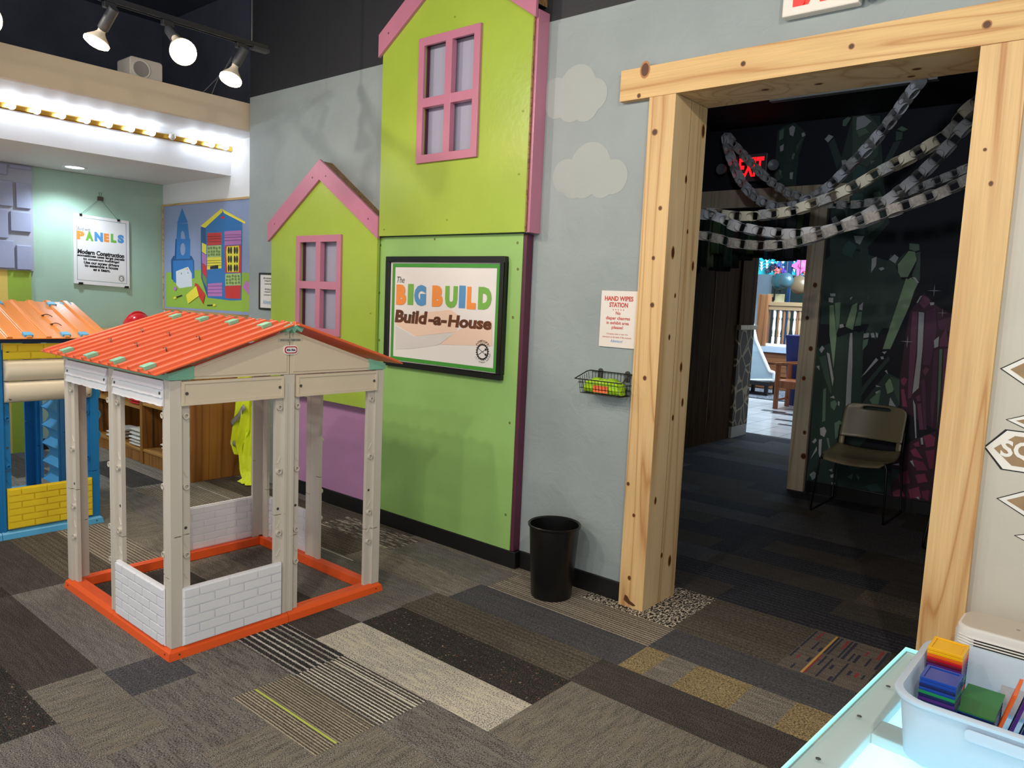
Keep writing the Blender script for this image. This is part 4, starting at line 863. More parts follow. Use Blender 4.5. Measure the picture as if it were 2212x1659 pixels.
# ---------------------------------------------------------------- cubby shelf and what is on it
OAKC = wood('oak_cabinet', (176, 118, 54), (132, 82, 34), 'z', 7, .4); OAKL = wood('oak_shelf', (196, 142, 76), (150, 98, 46), 'x', 7, .4)
t = thing('cubby_shelf', 'low oak cubby shelf along the alcove wall behind the playhouses', 'shelf', (-6.4, 3.0, 0))
Y0, Y1 = 2.77, 3.32
def pc(name, mat, *bx):
    m = MB()
    for q in bx: m.box(*q)
    return m.build(name, mat, t, bevel=.003)
pc('side_panel', OAKC, (-5.50, -5.478, Y0, Y1, 0, 1.05)); pc('side_panel', OAKC, (-7.335, -7.313, Y0, Y1, 0, 1.05))
for x in (-6.353, -6.329): pc('divider', OAKC, (x, x+.022, Y0, Y1, 0, 1.05))
pc('top', OAKL, (-7.34, -5.47, Y0-.012, Y1, 1.0505, 1.075)); pc('back', OAKC, (-7.312, -5.501, Y1-.012, Y1, .1, 1.05))
for a, b, zs in ((-7.312, -6.354, (.115, .475, .80)), (-6.306, -5.501, (.128, .515, .80))):
    for z in zs: pc('shelf_board', OAKL, (a, b, Y0+.004, Y1-.013, z-.022, z))
    pc('kick_board', OAKC, (a, b, Y0+.012, Y0+.03, 0, zs[0]-.0225))
    for x, yy in ((a+.004, 2.86), (b-.004, 2.86), (a+.004, 3.2), (b-.004, 3.2)):
        m = MB(); m.box(x-.003, x+.003, yy-.006, yy+.006, zs[0]+.01, 1.03)
        m.build('shelf_standard', paint('standard_bronze', (82, 66, 44), .5), t)
def folded(n, x, y, z0, wx, wy, mat, lab, grp, h=.028, jit=.012):
    r = random.Random(int(x*1000)); z = z0+.0005
    for i in range(n):
        dx, dy = r.uniform(-jit, jit), r.uniform(-jit, jit); rings = []
        hh = h*r.uniform(.8, 1.2)
        for k in range(9):
            u = k/8; xx = x+dx+(u-.5)*wx; e = math.sin(math.pi*min(max(u, .03), .97))**.3
            sec = []
            for q in range(14):
                a = 2*math.pi*q/14; sec.append((xx, y+dy+wy/2*math.copysign(abs(math.cos(a))**.5, math.cos(a))*(.9+.1*e), z+hh/2+hh/2*e*math.copysign(abs(math.sin(a))**.7, math.sin(a))*(1-.12*math.sin(u*9+i*2+q))))
            rings.append(sec)
        m = MB(); m.loft(rings); o = m.build('folded_cloth', mat, smooth=60)
        tag(o, lab if n == 1 else '%s, %s' % (lab, 'topmost' if i == n-1 else 'bottom one' if i == 0 else ('second', 'third', 'fourth')[n-2-i]+' from the top'), 'folded cloth', grp); z += hh*1.0+.001
WC = paint('cloth_white', (226, 220, 212), .9, .05, .4, 60); RC = paint('cloth_red', (204, 40, 44), .8, .06, .3, 60); OC = paint('cloth_orange', (232, 96, 40), .8, .06, .3, 60)
folded(5, -5.93, 2.90, .128, .22, .20, WC, 'folded white cloth in the pile on the right-hand cubby shelf', 'white folded cloths, right cubby')
folded(5, -6.52, 2.91, .115, .24, .22, WC, 'folded white cloth in the middle pile, left of the cubby divider', 'white folded cloths, middle pile')
folded(3, -6.98, 2.90, .115, .22, .20, WC, 'folded white cloth in the leftmost low pile of the cubby', 'white folded cloths, left pile')
folded(4, -6.52, 2.90, .475, .22, .20, RC, 'red folded cloth in the pile on the upper left cubby shelf', 'red folded cloths', .022)
folded(1, -5.93, 2.89, .515, .26, .20, OC, 'orange folded cloth on the upper right cubby shelf', None, .03)
RH = paint('hat_red', (206, 30, 34), .15, .03, .02, 20)
def hat(x, y, lab, s=1.0):
    t = thing('hard_hat', lab, 'hard hat', (x, y, 1.0755), 0, 'red hard hats on the cubby')
    m = MB(); prof = [(.128*s, .0), (.13*s, .012)]+[(.125*s*math.cos(a), .02+.135*s*math.sin(a)) for a in [k*.157 for k in range(11)]]
    m.lathe(prof, (x, y, 1.076), 32); m.build('shell', RH, t, smooth=50)
    m = MB(); m.prism(arc(x, y, .155*s, 180, 360, 16)+arc(x, y, .124*s, 360, 180, 16), lambda u, v, d: (u, v, d), 1.078, 1.084); m.build('brim', RH, t, bevel=.002)
    m = MB(); m.tube([(x, y+.11*s*math.cos(a), 1.098+.137*s*math.sin(a)) for a in [.35+.24*k for k in range(11)]], .012*s, 8); m.build('crest', RH, t, smooth=50)
hat(-6.94, 3.02, 'shiny red hard hat on the cubby top, left one'); hat(-6.52, 3.06, 'second red hard hat on the cubby top, mostly hidden by the roof', .9)

# high-visibility vest hanging at the end of the house fronts
HV = paint('vest_yellow', (226, 240, 30), .6, .05, .2, 120); REF = paint('reflective_grey', (150, 148, 142), .35, .08, .3, 90)
t = thing('safety_vest', 'crumpled fluorescent yellow safety vest hanging down to the carpet beside the cubby', 'vest', (-5.23, 3.1, .0))
def cloth(name, prof, mat, yb, amp=.03, folds=3.5, seed=0, th=.004, N=26):
    # prof: list of (z, x_left, x_right, y_offset); a pleated sheet with thickness
    R_ = []; n = len(prof)
    for i in range((n-1)*6+1):
        u = i/6; k = min(int(u), n-2); f = u-k; f = f*f*(3-2*f); a = [prof[k][j]*(1-f)+prof[k+1][j]*f for j in range(4)]
        row = []
        for j in range(N+1):
            s_ = j/N; ph = folds*2*math.pi*s_+seed+.7*math.sin(u*1.3+seed)
            row.append((a[1]+(a[2]-a[1])*s_, yb+a[3]-amp*math.sin(ph)-amp*.4*math.sin(ph*2.3+u), a[0]+.006*math.sin(ph+1)))
        R_.append(row)
    m = MB(); m.loft(R_, 0, closed=False); o = m.build(name, mat, t, smooth=80); q = o.modifiers.new('s', 'SOLIDIFY'); q.thickness = th; return o, R_
front_, _ = cloth('vest_front', [(.95, -5.30, -5.20, 0), (.70, -5.36, -5.15, 0), (.56, -5.37, -5.16, -.01), (.42, -5.41, -5.19, -.01), (.29, -5.42, -5.27, -.01), (.20, -5.37, -5.28, 0)], HV, 3.085, .022, 2.0, .4)
cloth('vest_back', [(.98, -5.22, -5.12, .03), (.70, -5.20, -5.09, .03), (.55, -5.20, -5.10, .035), (.46, -5.20, -5.10, .04)], HV, 3.085, .014, 1.6, 1.2)
cloth('vest_tail', [(.60, -5.25, -5.13, .02), (.40, -5.31, -5.12, .02), (.22, -5.32, -5.14, .0), (.10, -5.28, -5.12, -.01), (.04, -5.25, -5.09, -.03), (.012, -5.27, -5.07, -.06)], HV, 3.09, .020, 2.6, 2.1)
def strip(name, a, b, w):
    m = MB(); A_, B_ = Vector(a), Vector(b); d = (B_-A_); nrm = Vector((-d.z, 0, d.x)).normalized()*w
    rows = [[tuple(A_+d*i/10+nrm*k+Vector((0, -.006*math.sin(i*.9), 0))) for i in range(11)] for k in (-1, 1)]
    m.loft(rows, 0, closed=False); o = m.build(name, REF, front_, smooth=80); q = o.modifiers.new('s', 'SOLIDIFY'); q.thickness = .002
strip('reflective_strip', (-5.400, 3.050, .43), (-5.20, 3.050, .60), .022); strip('reflective_strip', (-5.42, 3.055, .285), (-5.345, 3.055, .29), .022)
m = MB(); m.tube([(-5.22, 3.214, 1.0), (-5.22, 3.15, 1.0), (-5.22, 3.12, 1.02), (-5.22, 3.11, .985), (-5.22, 3.09, .965)], .006, 8); tag(m.build('coat_hook', BLACK), 'black coat hook behind the playhouse holding the safety vest', 'hook')
# ---------------------------------------------------------------- dark room: crystal mural
CR = {c: paint('crystal_'+c, rgb, .6, .05, 0) for c, rgb in dict(d=(74, 98, 86), D=(52, 74, 68), t=(60, 98, 92), g=(106, 138, 118), G=(140, 172, 136), l=(186, 190, 196), p=(118, 64, 98), P=(92, 50, 82), m=(150, 62, 96), M=(128, 50, 84), n=(46, 70, 64), q=(66, 32, 54)).items()}
CK = list(CR)
ZA = lambda x, y: (x/3.017+1480, y/3.017+150)
ZB = lambda x, y: (x/2.862+1720, y/2.862+560)
CA = '''n 1000,640 1090,290 1270,300 1290,700 1330,1000 1180,1170 940,1180 950,880
n 900,1250 1020,1150 1330,1250 1290,1660 880,1660
d 1090,290 1200,290 1270,380 1255,560 1180,640 1085,590
l 1115,310 1165,296 1218,335 1175,375 1110,400
g 1025,330 1060,305 1085,310 1045,375 1022,370
g 1110,400 1175,378 1200,410 1130,440
l 905,455 935,420 970,435 930,480
D 932,482 970,440 1020,580 990,660
g 1375,390 1410,365 1457,390 1420,405
d 1370,400 1420,405 1415,455 1370,470
D 1360,470 1410,460 1290,690 1240,720
g 1205,590 1240,590 1255,615 1225,640 1205,630
l 1015,590 1050,585 1060,605 1020,630
D 1000,640 1080,600 1090,750 1000,700
t 1085,592 1180,640 1160,800 1090,760
D 1182,640 1260,570 1280,800 1180,850
d 1180,860 1280,810 1300,1000 1190,1080
t 1060,800 1160,805 1170,1080 1095,1070
D 985,910 1010,890 1060,1000 960,1010
d 1010,760 1055,770 1060,980 1015,880
g 1225,800 1270,790 1285,830 1230,850
n 600,400 640,370 720,320 790,410 740,560 720,760 640,760 580,700
l 675,380 700,360 720,375 705,440 680,430
g 612,400 645,380 640,450 610,470
l 755,415 775,405 788,430 760,445
D 662,442 720,430 690,610 650,600
l 615,500 645,480 640,530 618,540
g 700,545 720,540 705,590 690,585
d 720,500 760,447 770,450 720,550
d 585,650 610,640 640,700 590,740
D 640,612 690,612 700,740 640,730
l 680,670 705,665 700,720 680,715
d 700,320 722,318 722,350 700,355
g 610,650 632,660 620,700
l 1095,1080 1170,1085 1140,1145 1110,1130
t 1030,1150 1070,1110 1120,1150 1090,1230 1015,1200
l 950,970 980,950 1005,990 960,1010
t 1000,1300 1060,1232 1130,1235 1200,1500 1080,1470 980,1480
D 1142,1147 1190,1160 1240,1420 1195,1470 1130,1235
D 950,1090 1030,1160 985,1300 940,1250
l 935,1245 965,1240 970,1275 945,1285
l 1215,1230 1250,1215 1245,1280 1210,1330
l 1255,1295 1290,1285 1305,1300 1275,1315
D 1240,1330 1300,1320 1340,1200 1400,1240 1270,1500 1210,1480
g 1457,1130 1528,1136 1532,1180 1500,1188 1457,1174
G 1382,1270 1457,1178 1500,1184 1513,1240 1450,1358 1387,1358
l 1325,1240 1365,1200 1395,1225 1370,1268
d 1397,1230 1453,1177 1385,1262
d 1500,1192 1535,1182 1530,1388 1475,1348 1515,1240
G 1430,1382 1472,1352 1520,1392 1372,1690 1325,1690
D 1390,1367 1438,1367 1330,1690 1262,1690
l 1472,1350 1500,1352 1528,1392 1515,1396'''
CB = '''q 640,730 700,330 790,210 870,290 965,340 900,1080 650,930
q 600,1200 720,1120 870,1060 860,1500 560,1470
n 180,0 450,0 440,240 300,240 180,240
n 80,1240 300,1200 520,1250 610,1350 560,1450 60,1375
n 100,560 420,440 400,900 560,700 640,740 640,900 300,1250 80,1250 110,700
D 610,30 658,130 590,340 490,500 420,470 560,140
G 600,350 680,112 746,150 700,290 580,560 532,560
l 205,210 245,210 245,230 210,232
l 198,235 232,235 230,273 198,265
G 205,282 230,278 250,480 230,680 205,470
g 237,267 275,262 265,420 247,468
l 330,240 352,228 335,255
G 345,282 380,264 375,320 350,443 302,420
l 387,286 415,262 410,318 387,313
g 385,324 408,322 400,413 357,418
l 265,402 290,397 300,420 265,430
l 332,452 348,450 348,640 335,970 300,1010 315,700
D 250,482 328,452 308,820 280,1000 237,860
D 356,442 405,452 385,880 340,900 354,640
l 187,572 205,580 232,740 225,790
l 140,560 160,530 178,550 155,585
l 120,660 145,655 145,690
d 140,602 183,590 218,800 215,840 170,720
l 415,457 453,452 450,485 412,490
l 457,456 480,450 490,485 465,488
l 490,447 508,457 505,490 492,480
g 412,496 450,488 440,530 407,568
l 400,730 495,607 510,620 420,715
l 527,572 565,567 545,590
l 517,602 540,597 545,618 525,622
D 547,622 575,592 580,620 440,790 400,850 390,810
l 545,690 560,680 570,715
G 547,772 575,732 612,770 600,820 562,838
d 577,722 640,742 640,900 612,840
l 490,775 530,790 490,790
l 485,820 520,805 515,840 497,843
g 450,870 528,802 510,900 470,900
l 580,850 620,915 570,905
l 205,855 235,840 240,863
g 210,880 240,867 258,890 235,940 212,915
g 167,802 185,792 180,1000 160,1010
l 257,872 270,880 268,910 258,905
l 145,1042 175,1032 190,1060 175,1103 147,1088
l 95,1130 120,1102 130,1120 110,1143
l 85,1240 128,1152 130,1180
l 140,1112 160,1107 150,1260 138,1200
g 187,1102 200,1102 215,1190 202,1180
g 235,1012 265,992 298,1010 280,1080 240,1118
l 302,1000 330,962 320,1018
l 257,1122 290,1117 275,1168
l 80,1330 110,1307 140,1340 100,1368
l 197,1302 225,1292 225,1318
l 207,1332 240,1322 245,1350 212,1353
l 215,1377 240,1377 250,1393 217,1393
g 310,1345 355,1322 345,1363
g 365,1322 395,1345 385,1373
t 300,1220 360,1210 420,1290 330,1310
d 440,1180 520,1190 540,1290 450,1270
g 470,1200 500,1195 495,1250
t 420,1400 500,1380 540,1440 460,1440
t 590,1290 640,1300 630,1360 585,1340
p 780,217 823,242 833,270 790,308 757,275
l 740,273 767,227 783,219 752,273
l 822,265 860,264 853,284 827,288
p 717,320 753,317 743,560 713,858 690,870 700,600
l 758,320 793,325 783,540 758,800 717,838 747,600
P 800,322 863,292 873,440 830,660 782,658 790,480
P 872,380 963,352 953,448 882,438
p 890,490 928,417 948,543 882,543
l 850,500 885,472 880,543 852,553
P 852,565 880,552 870,800 840,1070 830,900
g 885,552 905,552 890,860 870,1060
p 912,552 945,547 920,900 892,1070
m 645,740 670,727 693,740 670,788 647,770
m 647,802 667,797 690,918 657,913
l 722,862 738,900 745,1110 737,1110
p 737,850 765,832 773,880 747,878
p 747,892 773,887 790,1058 762,1058
p 777,690 800,662 828,680 800,728
P 772,742 798,737 808,1058 790,1058
m 782,1092 830,1077 863,1100 858,1158 802,1168
M 797,1182 858,1172 850,1298 822,1298
l 767,1102 783,1097 788,1148 772,1148
m 702,1180 738,1162 788,1238 722,1218
M 712,1232 788,1252 818,1308 742,1308
M 622,1330 690,1302 708,1388 642,1398
m 592,1440 650,1412 678,1468 602,1468
m 692,1422 760,1402 778,1478 702,1478
M 772,1432 828,1422 818,1498 782,1478
m 732,1332 798,1322 818,1378 752,1388
l 735,1470 760,1467 765,1488
l 700,1245 720,1240 735,1290
l 590,1270 640,1258 640,1275
m 720,1140 760,1120 770,1160 735,1160'''
m = MB(); lv = 0
WF = [o for o in bpy.data.objects if o.name.startswith('wall_far')][0]
for txt, Z in ((CA, ZA), (CB, ZB)):
    for row in txt.split('\n'):
        c, *ps = row.split(); lv += 1
        P = [W(*Z(*map(float, q.split(','))), 6.395) for q in ps]; ce = sum(P, Vector())/len(P)
        r = sum((p-ce).length for p in P)/len(P); k = 1 if c in 'nq' else 1-min(.2, .0045/r)
        m.face([(ce.x+(p.x-ce.x)*k, 6.3990-.00006*lv, min(3.045, ce.z+(p.z-ce.z)*k)) for p in P], CK.index(c))
def star(px, py, s):
    c = W(px, py, 6.39)
    for a in range(4): m.face([(c.x+s*(q if a % 2 == 0 else .06*w), 6.391, c.z+s*(.06*w if a % 2 == 0 else q)) for q, w in (((0, -1), (1 if a < 2 else -1, 0), (0, 1)))], CK.index('l'))
star(2018, 628, .05); star(1960, 738, .05); star(2036, 676, .035)
m.build('crystal_mural', [CR[k] for k in CK], WF)
# bright strip on the dark ceiling
a, b = WZ(1665, 222, 3.02), WZ(2030, 176, 3.02)
t = thing('ceiling_rail', 'grey rail fixed along the dark ceiling beyond the doorway', 'rail', (a.x, a.y, 3.04))
m = MB(); m.box(a.x, b.x, a.y-.03, a.y+.03, 3.022, 3.0495); m.build('rail', paint('rail_grey', (150, 150, 152), .4), t, bevel=.002)
# lit exit sign over the far opening
t = thing('exit_sign', 'red glowing exit sign with twin lamps in the dark room', 'exit sign', (-2.79, 6.4, 2.6))
m = MB(); m.box(-2.945, -2.64, 6.34, 6.399, 2.585, 2.815); m.build('housing', paint('exit_grey', (84, 84, 90), .4), t, bevel=.006)
m = MB(); write(m, 'EXIT', FY(6.3392), -2.885, -2.665, 2.625, 2.785, bold=.03); m.build('lettering', emit('exit_glow', (255, 24, 30), 1.5, (160, 20, 24)), t)
for x in (-3.02, -2.575):
    m = MB(); m.lathe([(0, 0), (.03, 0), (.045, .03), (.045, .055), (.03, .05), (0, .045)], (x, 6.345, 2.70), 20, (.2 if x > -2.8 else -.2, -1, 0)); m.build('emergency_lamp', paint('lamp_grey', (120, 122, 128), .35), t, smooth=40)
# ribbons hanging in the far opening
t = thing('ribbon_curtain', 'hanging fabric ribbons in greens and teal under the far lintel', 'curtain', (-2.9, 6.46, 2.37))
rc = random.Random(11); RIB = [paint('ribbon_%d' % i, c, .8, .12, .3, 40) for i, c in enumerate(((40, 62, 50), (70, 92, 58), (30, 78, 100), (58, 40, 34), (24, 30, 30), (98, 112, 84), (52, 58, 62), (30, 40, 90)))]
x = -3.66
while x < -2.27:
    w_ = rc.uniform(.05, .095); zb = rc.choice([1.86, 1.92, 1.98, 2.0]) if x < -2.9 else rc.choice([1.93, 1.98, 2.02]); yy = 6.45+rc.uniform(0, .08)
    m = MB(); m.loft([[(x+w_*i/4, yy+.008*math.sin(i*1.5+j*.8), 2.50+(zb-2.50)*j/8+(.012*(i % 2) if j == 8 else 0)) for i in range(5)] for j in range(9)], 0, closed=False)
    o = m.build('ribbon', rc.choice(RIB), t, smooth=60); q = o.modifiers.new('s', 'SOLIDIFY'); q.thickness = .003; x += w_*.8
x = -3.66
while x < -2.27:
    w_ = rc.uniform(.08, .16); zb = rc.uniform(1.80, 1.90) if x < -3.0 else rc.uniform(1.92, 1.98)
    m = MB(); m.loft([[(x+w_*i/4, 6.555+.01*math.sin(i*1.5+j*.8), 2.5+(zb-2.5)*j/5) for i in range(5)] for j in range(6)], 0, closed=False)
    o = m.build('ribbon', RIB[4], t, smooth=60); q = o.modifiers.new('s', 'SOLIDIFY'); q.thickness = .003; x += w_*.85
# paper chains
PAPERS = [paint('chain_white', (206, 208, 216), .7, .06, 0), paint('chain_cream', (222, 214, 190), .7, .06, 0), paint('chain_news', (168, 166, 164), .7, .25, 0, vscale=60)]
def linkmesh(R, h, mat):
    v, f, N = [], [], 18
    for k in range(N):
        c, d = math.cos(2*math.pi*k/N), math.sin(2*math.pi*k/N); e = Vector((R*1.12*math.copysign(abs(c)**.8, c), R*.70*math.copysign(abs(d)**.8, d), 0))
        for z, q in ((-h/2, 1), (h/2, 1), (h/2, .965), (-h/2, .965)): v.append((e.x*q, e.y*q, z))
    for k in range(N):
        j = (k+1) % N
        for q in range(4): f.append((k*4+q, j*4+q, j*4+(q+1) % 4, k*4+(q+1) % 4))
    me = bpy.data.meshes.new('paper_link'); me.from_pydata(v, [], f); me.materials.append(mat); me.shade_smooth(); me.set_sharp_from_angle(angle=.9); return me
def chain(label, pts, mat, R=.032, h=.055):
    P = [p if isinstance(p, Vector) else W(*p) for p in pts]; P = [P[0]*2-P[1]]+P+[P[-1]*2-P[-2]]; C = []
    for i in range(1, len(P)-2):
        for k in range(40):
            u = k/40; a, b, c, d = P[i-1:i+3]; C.append(.5*((2*b)+(c-a)*u+(2*a-5*b+4*c-d)*u*u+(3*b-a-3*c+d)*u**3))
    t = thing('paper_chain', label, 'paper chain', P[1], group='paper chains in the dark room'); step = 1.55*R; acc = 0; n = 0; r = random.Random(len(label)); mes = [linkmesh(R, h, PAPERS[k]) for k in mat]
    for i in range(1, len(C)):
        d = C[i]-C[i-1]; acc += d.length
        if acc >= step:
            acc -= step; T = d.normalized(); up = Vector((0, 0, 1)); side = T.cross(up).normalized(); up = side.cross(T)
            ax = up if n % 2 else side
            yv = ax.cross(T).normalized(); q = Matrix(((T.x, yv.x, ax.x), (T.y, yv.y, ax.y), (T.z, yv.z, ax.z))).to_quaternion(); q = Quaternion(T, r.uniform(-.25, .25)) @ q
            o = bpy.data.objects.new('paper_link', mes[n % len(mes)]); COL.objects.link(o); o.parent = t; o.location = C[i]-P[1]; o.rotation_mode = 'QUATERNION'; o.rotation_quaternion = q; n += 1
chain('paper chain swooping lowest under the exit sign and up to the ceiling rail', [(1566, 288, 6.3), (1578, 338, 6.25), (1602, 392, 6.2), (1638, 430, 6.1), (1685, 447, 6.0), (1735, 436, 5.9), (1785, 408, 5.8), (1835, 360, 5.75), (1885, 308, 5.7), (1932, 250, 5.65), (1962, 208, 5.6), (1984, 180, 5.55)], (0, 0, 2), .038, .066)
chain('paper chain crossing in front of the exit sign towards the right pine post', [(1566, 286, 6.32), (1592, 318, 6.28), (1622, 352, 6.22), (1660, 388, 6.15), (1702, 416, 6.05), (1750, 430, 5.95), (1800, 441, 5.9), (1870, 440, 5.85), (1930, 428, 5.8), (1992, 404, 5.75), (2092, 364, 5.7), (2180, 325, 5.65)], (0, 2), .034, .058)
chain('cream paper chain, straightest of the swags from the left jamb', [Vector((-3.66, 4.9, 2.36)), Vector((-3.0, 4.9, 2.2)), (1525, 460, 4.9), (1600, 467, 4.9), (1660, 464, 4.9), (1710, 456, 4.9), (1760, 440, 4.9), (1830, 412, 4.9), (1900, 372, 4.9), (1980, 332, 4.9), (2050, 285, 4.9), (2105, 225, 4.9), Vector((-.42, 4.9, 3.03))], (1, 2, 1), .041, .062)
chain('newsprint paper chain hanging just below the cream one', [Vector((-3.66, 4.7, 2.40)), Vector((-3.0, 4.7, 2.18)), (1525, 464, 4.7), (1590, 488, 4.7), (1650, 501, 4.7), (1720, 505, 4.7), (1800, 494, 4.7), (1870, 464, 4.7), (1930, 424, 4.7), (1990, 376, 4.7), (2050, 315, 4.7), (2105, 255, 4.7), Vector((-.36, 4.7, 3.03))], (2, 0), .039, .058)
chain('white paper chain, lowest of the swags from the left jamb', [Vector((-3.66, 4.55, 2.30)), Vector((-3.0, 4.55, 2.05)), (1522, 510, 4.55), (1585, 525, 4.55), (1650, 531, 4.55), (1710, 525, 4.55), (1760, 513, 4.55), (1810, 494, 4.55), (1860, 480, 4.55), (1920, 458, 4.55), (2000, 428, 4.55), (2090, 390, 4.55), Vector((.0, 4.55, 2.62)), Vector((.6, 4.55, 3.03))], (0, 2), .038, .056)

# stacking chair by the mural and a black tube frame beside the post
TANP = paint('chair_tan', (128, 118, 92), .3, .03, .05); TUBE = paint('tube_black', (16, 16, 18), .3, .05, 0)
t = thing('stacking_chair', 'tan plastic stacking chair on black sled legs by the crystal mural', 'chair', (-1.60, 6.12, 0))
cx, cy = -1.60, 6.03
m = MB(); rows = []
for i in range(11):
    u = i/10; y = cy-.24+.46*u; w_ = .225+.02*math.sin(math.pi*u)-.03*max(0, .25-u)/.25; z = .455-.03*math.sin(math.pi*min(1, u*1.1))-.045*max(0, .22-u)/.22+.02*u
    rows.append([(cx+w_*(-1+2*k/14), y, z-.018*(1-(-1+2*k/14)**2)+.01) for k in range(15)])
m.loft(rows, 0, closed=False); o = m.build('seat', TANP, t, smooth=80); q = o.modifiers.new('s', 'SOLIDIFY'); q.thickness = .012
m = MB(); rows = []
for i in range(13):
    u = i/12; z = .535+.265*u; ry = cy+.215+.10*u; e = max(0, (u-.78)/.22); w_ = .232-.035*(1-math.sqrt(max(0, 1-e*e)))*1.6
    rows.append([(cx+w_*s_, ry+.035*(1-s_*s_), z) for s_ in (-1, -.85, -.65, -.45, -.25, -.08, .08, .25, .45, .65, .85, 1)])
nr = len(rows[0]); m.v = [p for r in rows for p in r]
for i in range(12):
    for k in range(nr-1):
        if i in (10,) and 3 <= k <= 7: continue
        m.f.append((i*nr+k, i*nr+k+1, (i+1)*nr+k+1, (i+1)*nr+k)); m.m.append(0)
for s in (-1, 1): m.loft([[(cx+s*.232, cy+.20+.016*i/4*1.0, .47+.07*i/4), (cx+s*.185, cy+.21+.016*i/4, .47+.07*i/4)] for i in range(5)], 0, closed=False)
o = m.build('backrest', TANP, t, smooth=80); q = o.modifiers.new('s', 'SOLIDIFY'); q.thickness = .012; q = o.modifiers.new('b', 'SUBSURF'); q.levels = q.render_levels = 1
for s in (-1, 1):
    m = MB(); X = cx+s*.235
    m.tube([(X-s*.02, cy-.18, .44), (X, cy-.19, .40), (X+s*.02, cy-.235, .03), (X+s*.02, cy-.225, .009), (X+s*.02, cy-.19, .0075), (X+s*.02, cy+.22, .0075), (X+s*.02, cy+.25, .012), (X+s*.02, cy+.26, .03), (X, cy+.22, .42), (X-.0*s, cy+.24, .62)], .0075, 8); m.build('sled_leg', TUBE, t, smooth=60)
m = MB(); m.tube([(cx-.25, cy-.21, .22), (cx+.25, cy-.21, .22)], .005, 8); m.tube([(cx-.23, cy-.17, .405), (cx+.23, cy-.17, .405)], .006, 8); m.build('stretcher', TUBE, t)
A_ = [WZ(1960, 1205, .0), W(1985, 1062, 5.5)]
t = thing('tube_frame', 'curved black tube leg frame on the dark carpet beside the right post', 'chair frame', (-.95, 5.45, 0))
for x in (-.97, -.56):
    m = MB(); m.tube([(x+.13, 5.86, .008), (x+.05, 5.80, .008), (x-.02, 5.42, .008), (x-.03, 5.39, .02), (x-.03, 5.39, .06), (x+.0, 5.45, .36), (x+.03, 5.50, .405), (x+.08, 5.56, .42), (x+.30, 5.84, .42)], .0085, 8); m.build('side_frame', TUBE, t, smooth=60)
m = MB(); m.tube([(-.93, 5.53, .412), (-.52, 5.53, .412)], .007, 8); m.tube([(-.98, 5.40, .16), (-.58, 5.40, .16)], .006, 8); m.build('stretcher', TUBE, t)
# post and stone slab at the end of the boarded passage wall
t = thing('stone_pillar', 'pillar with painted stone base and board top at the passage end', 'pillar', (-3.7, 8.55, 0))
m = MB(); m.box(-3.80, -3.645, 8.33, 8.76, 1.315, 3.05); m.build('board_top', OLDW, t, bevel=.003)
m = MB(); m.box(-3.80, -3.615, 8.32, 8.80, 1.262, 1.314); m.build('ledge', FARW, t, bevel=.003)
ST = NT('stone_slab'); vo = ST.n('ShaderNodeTexVoronoi', {'Vector': ST.co((1, 1, .8)), 'Scale': 6.5}, feature='DISTANCE_TO_EDGE')
ST.set(ST.b, 'Base Color', ST.ramp(vo.outputs['Distance'], [(.03, lin((150, 138, 112))), (.07, lin((66, 62, 56)))])); ST.set(ST.b, 'Roughness', .8)
m = MB(); m.box(-3.80, -3.64, 8.33, 8.76, .13, 1.262); m.build('stone_base', ST.m, t, bevel=.004)
m = MB(); m.box(-3.80, -3.642, 8.332, 8.758, 0, .13); m.build('foot_board', paint('foot_grey', (150, 148, 144), .6), t)

# ---------------------------------------------------------------- hall seen through the far opening
TURQ = paint('banner_turquoise', (40, 206, 218), .5, .02, 0)
a, b, c = W(1600, 592, 15.5), W(1775, 592, 15.5), W(1690, 540, 15.5)
t = thing('reef_banner', 'turquoise reef banner with corals and a pink starfish high in the far hall', 'banner', (a.x, 15.5, a.z))
zt = c.z+.35; m = MB(); m.box(a.x-.3, b.x+.3, 15.5, 15.56, a.z, zt); m.build('backing', TURQ, t)
SG = paint('string_white', (240, 244, 246), .5, 0, 0)
m = MB()
for k, (y0, y1) in enumerate(((562, 552), (568, 570), (574, 578))):
    p, q = W(1640, y0, 15.48), W(1760, y1, 15.48); L_ = [p.lerp(q, i/20)-Vector((0, 0, .06*math.sin(i*.9)**2)) for i in range(21)]; m.tube(L_, .006, 4)
    for i in range(1, 20, 2): e = L_[i]; m.face([(e.x-.035, 15.475, e.z), (e.x, 15.475, e.z-.08), (e.x+.035, 15.475, e.z)], 1)
m.build('string_lights', [DKBLUE, SG], t)
def blossom(px, py, r, n, col, nm):
    e = W(px, py, 15.46); m = MB(); pts = [(e.x+r*(1 if i % 2 else .5)*math.cos(i*math.pi/n), e.z+r*(1 if i % 2 else .5)*math.sin(i*math.pi/n)) for i in range(2*n)]
    m.prism(pts, lambda u, v, d: (u, d, v), 15.44, 15.498); m.lathe([(r*.3, 0), (r*.2, .03), (0, .04)], (e.x, 15.44, e.z), 12, (0, -1, 0)); m.build(nm, paint('reef_'+nm+str(px), col, .5), t)
blossom(1658, 585, .07, 7, (60, 66, 90), 'coral'); blossom(1670, 577, .09, 8, (40, 44, 70), 'coral'); blossom(1681, 584, .11, 7, (226, 120, 120), 'coral'); blossom(1684, 574, .09, 6, (70, 90, 170), 'coral'); blossom(1698, 587, .13, 9, (100, 70, 190), 'coral'); blossom(1732, 574, .24, 5, (232, 110, 180), 'starfish'); blossom(1742, 590, .08, 6, (220, 120, 110), 'coral')
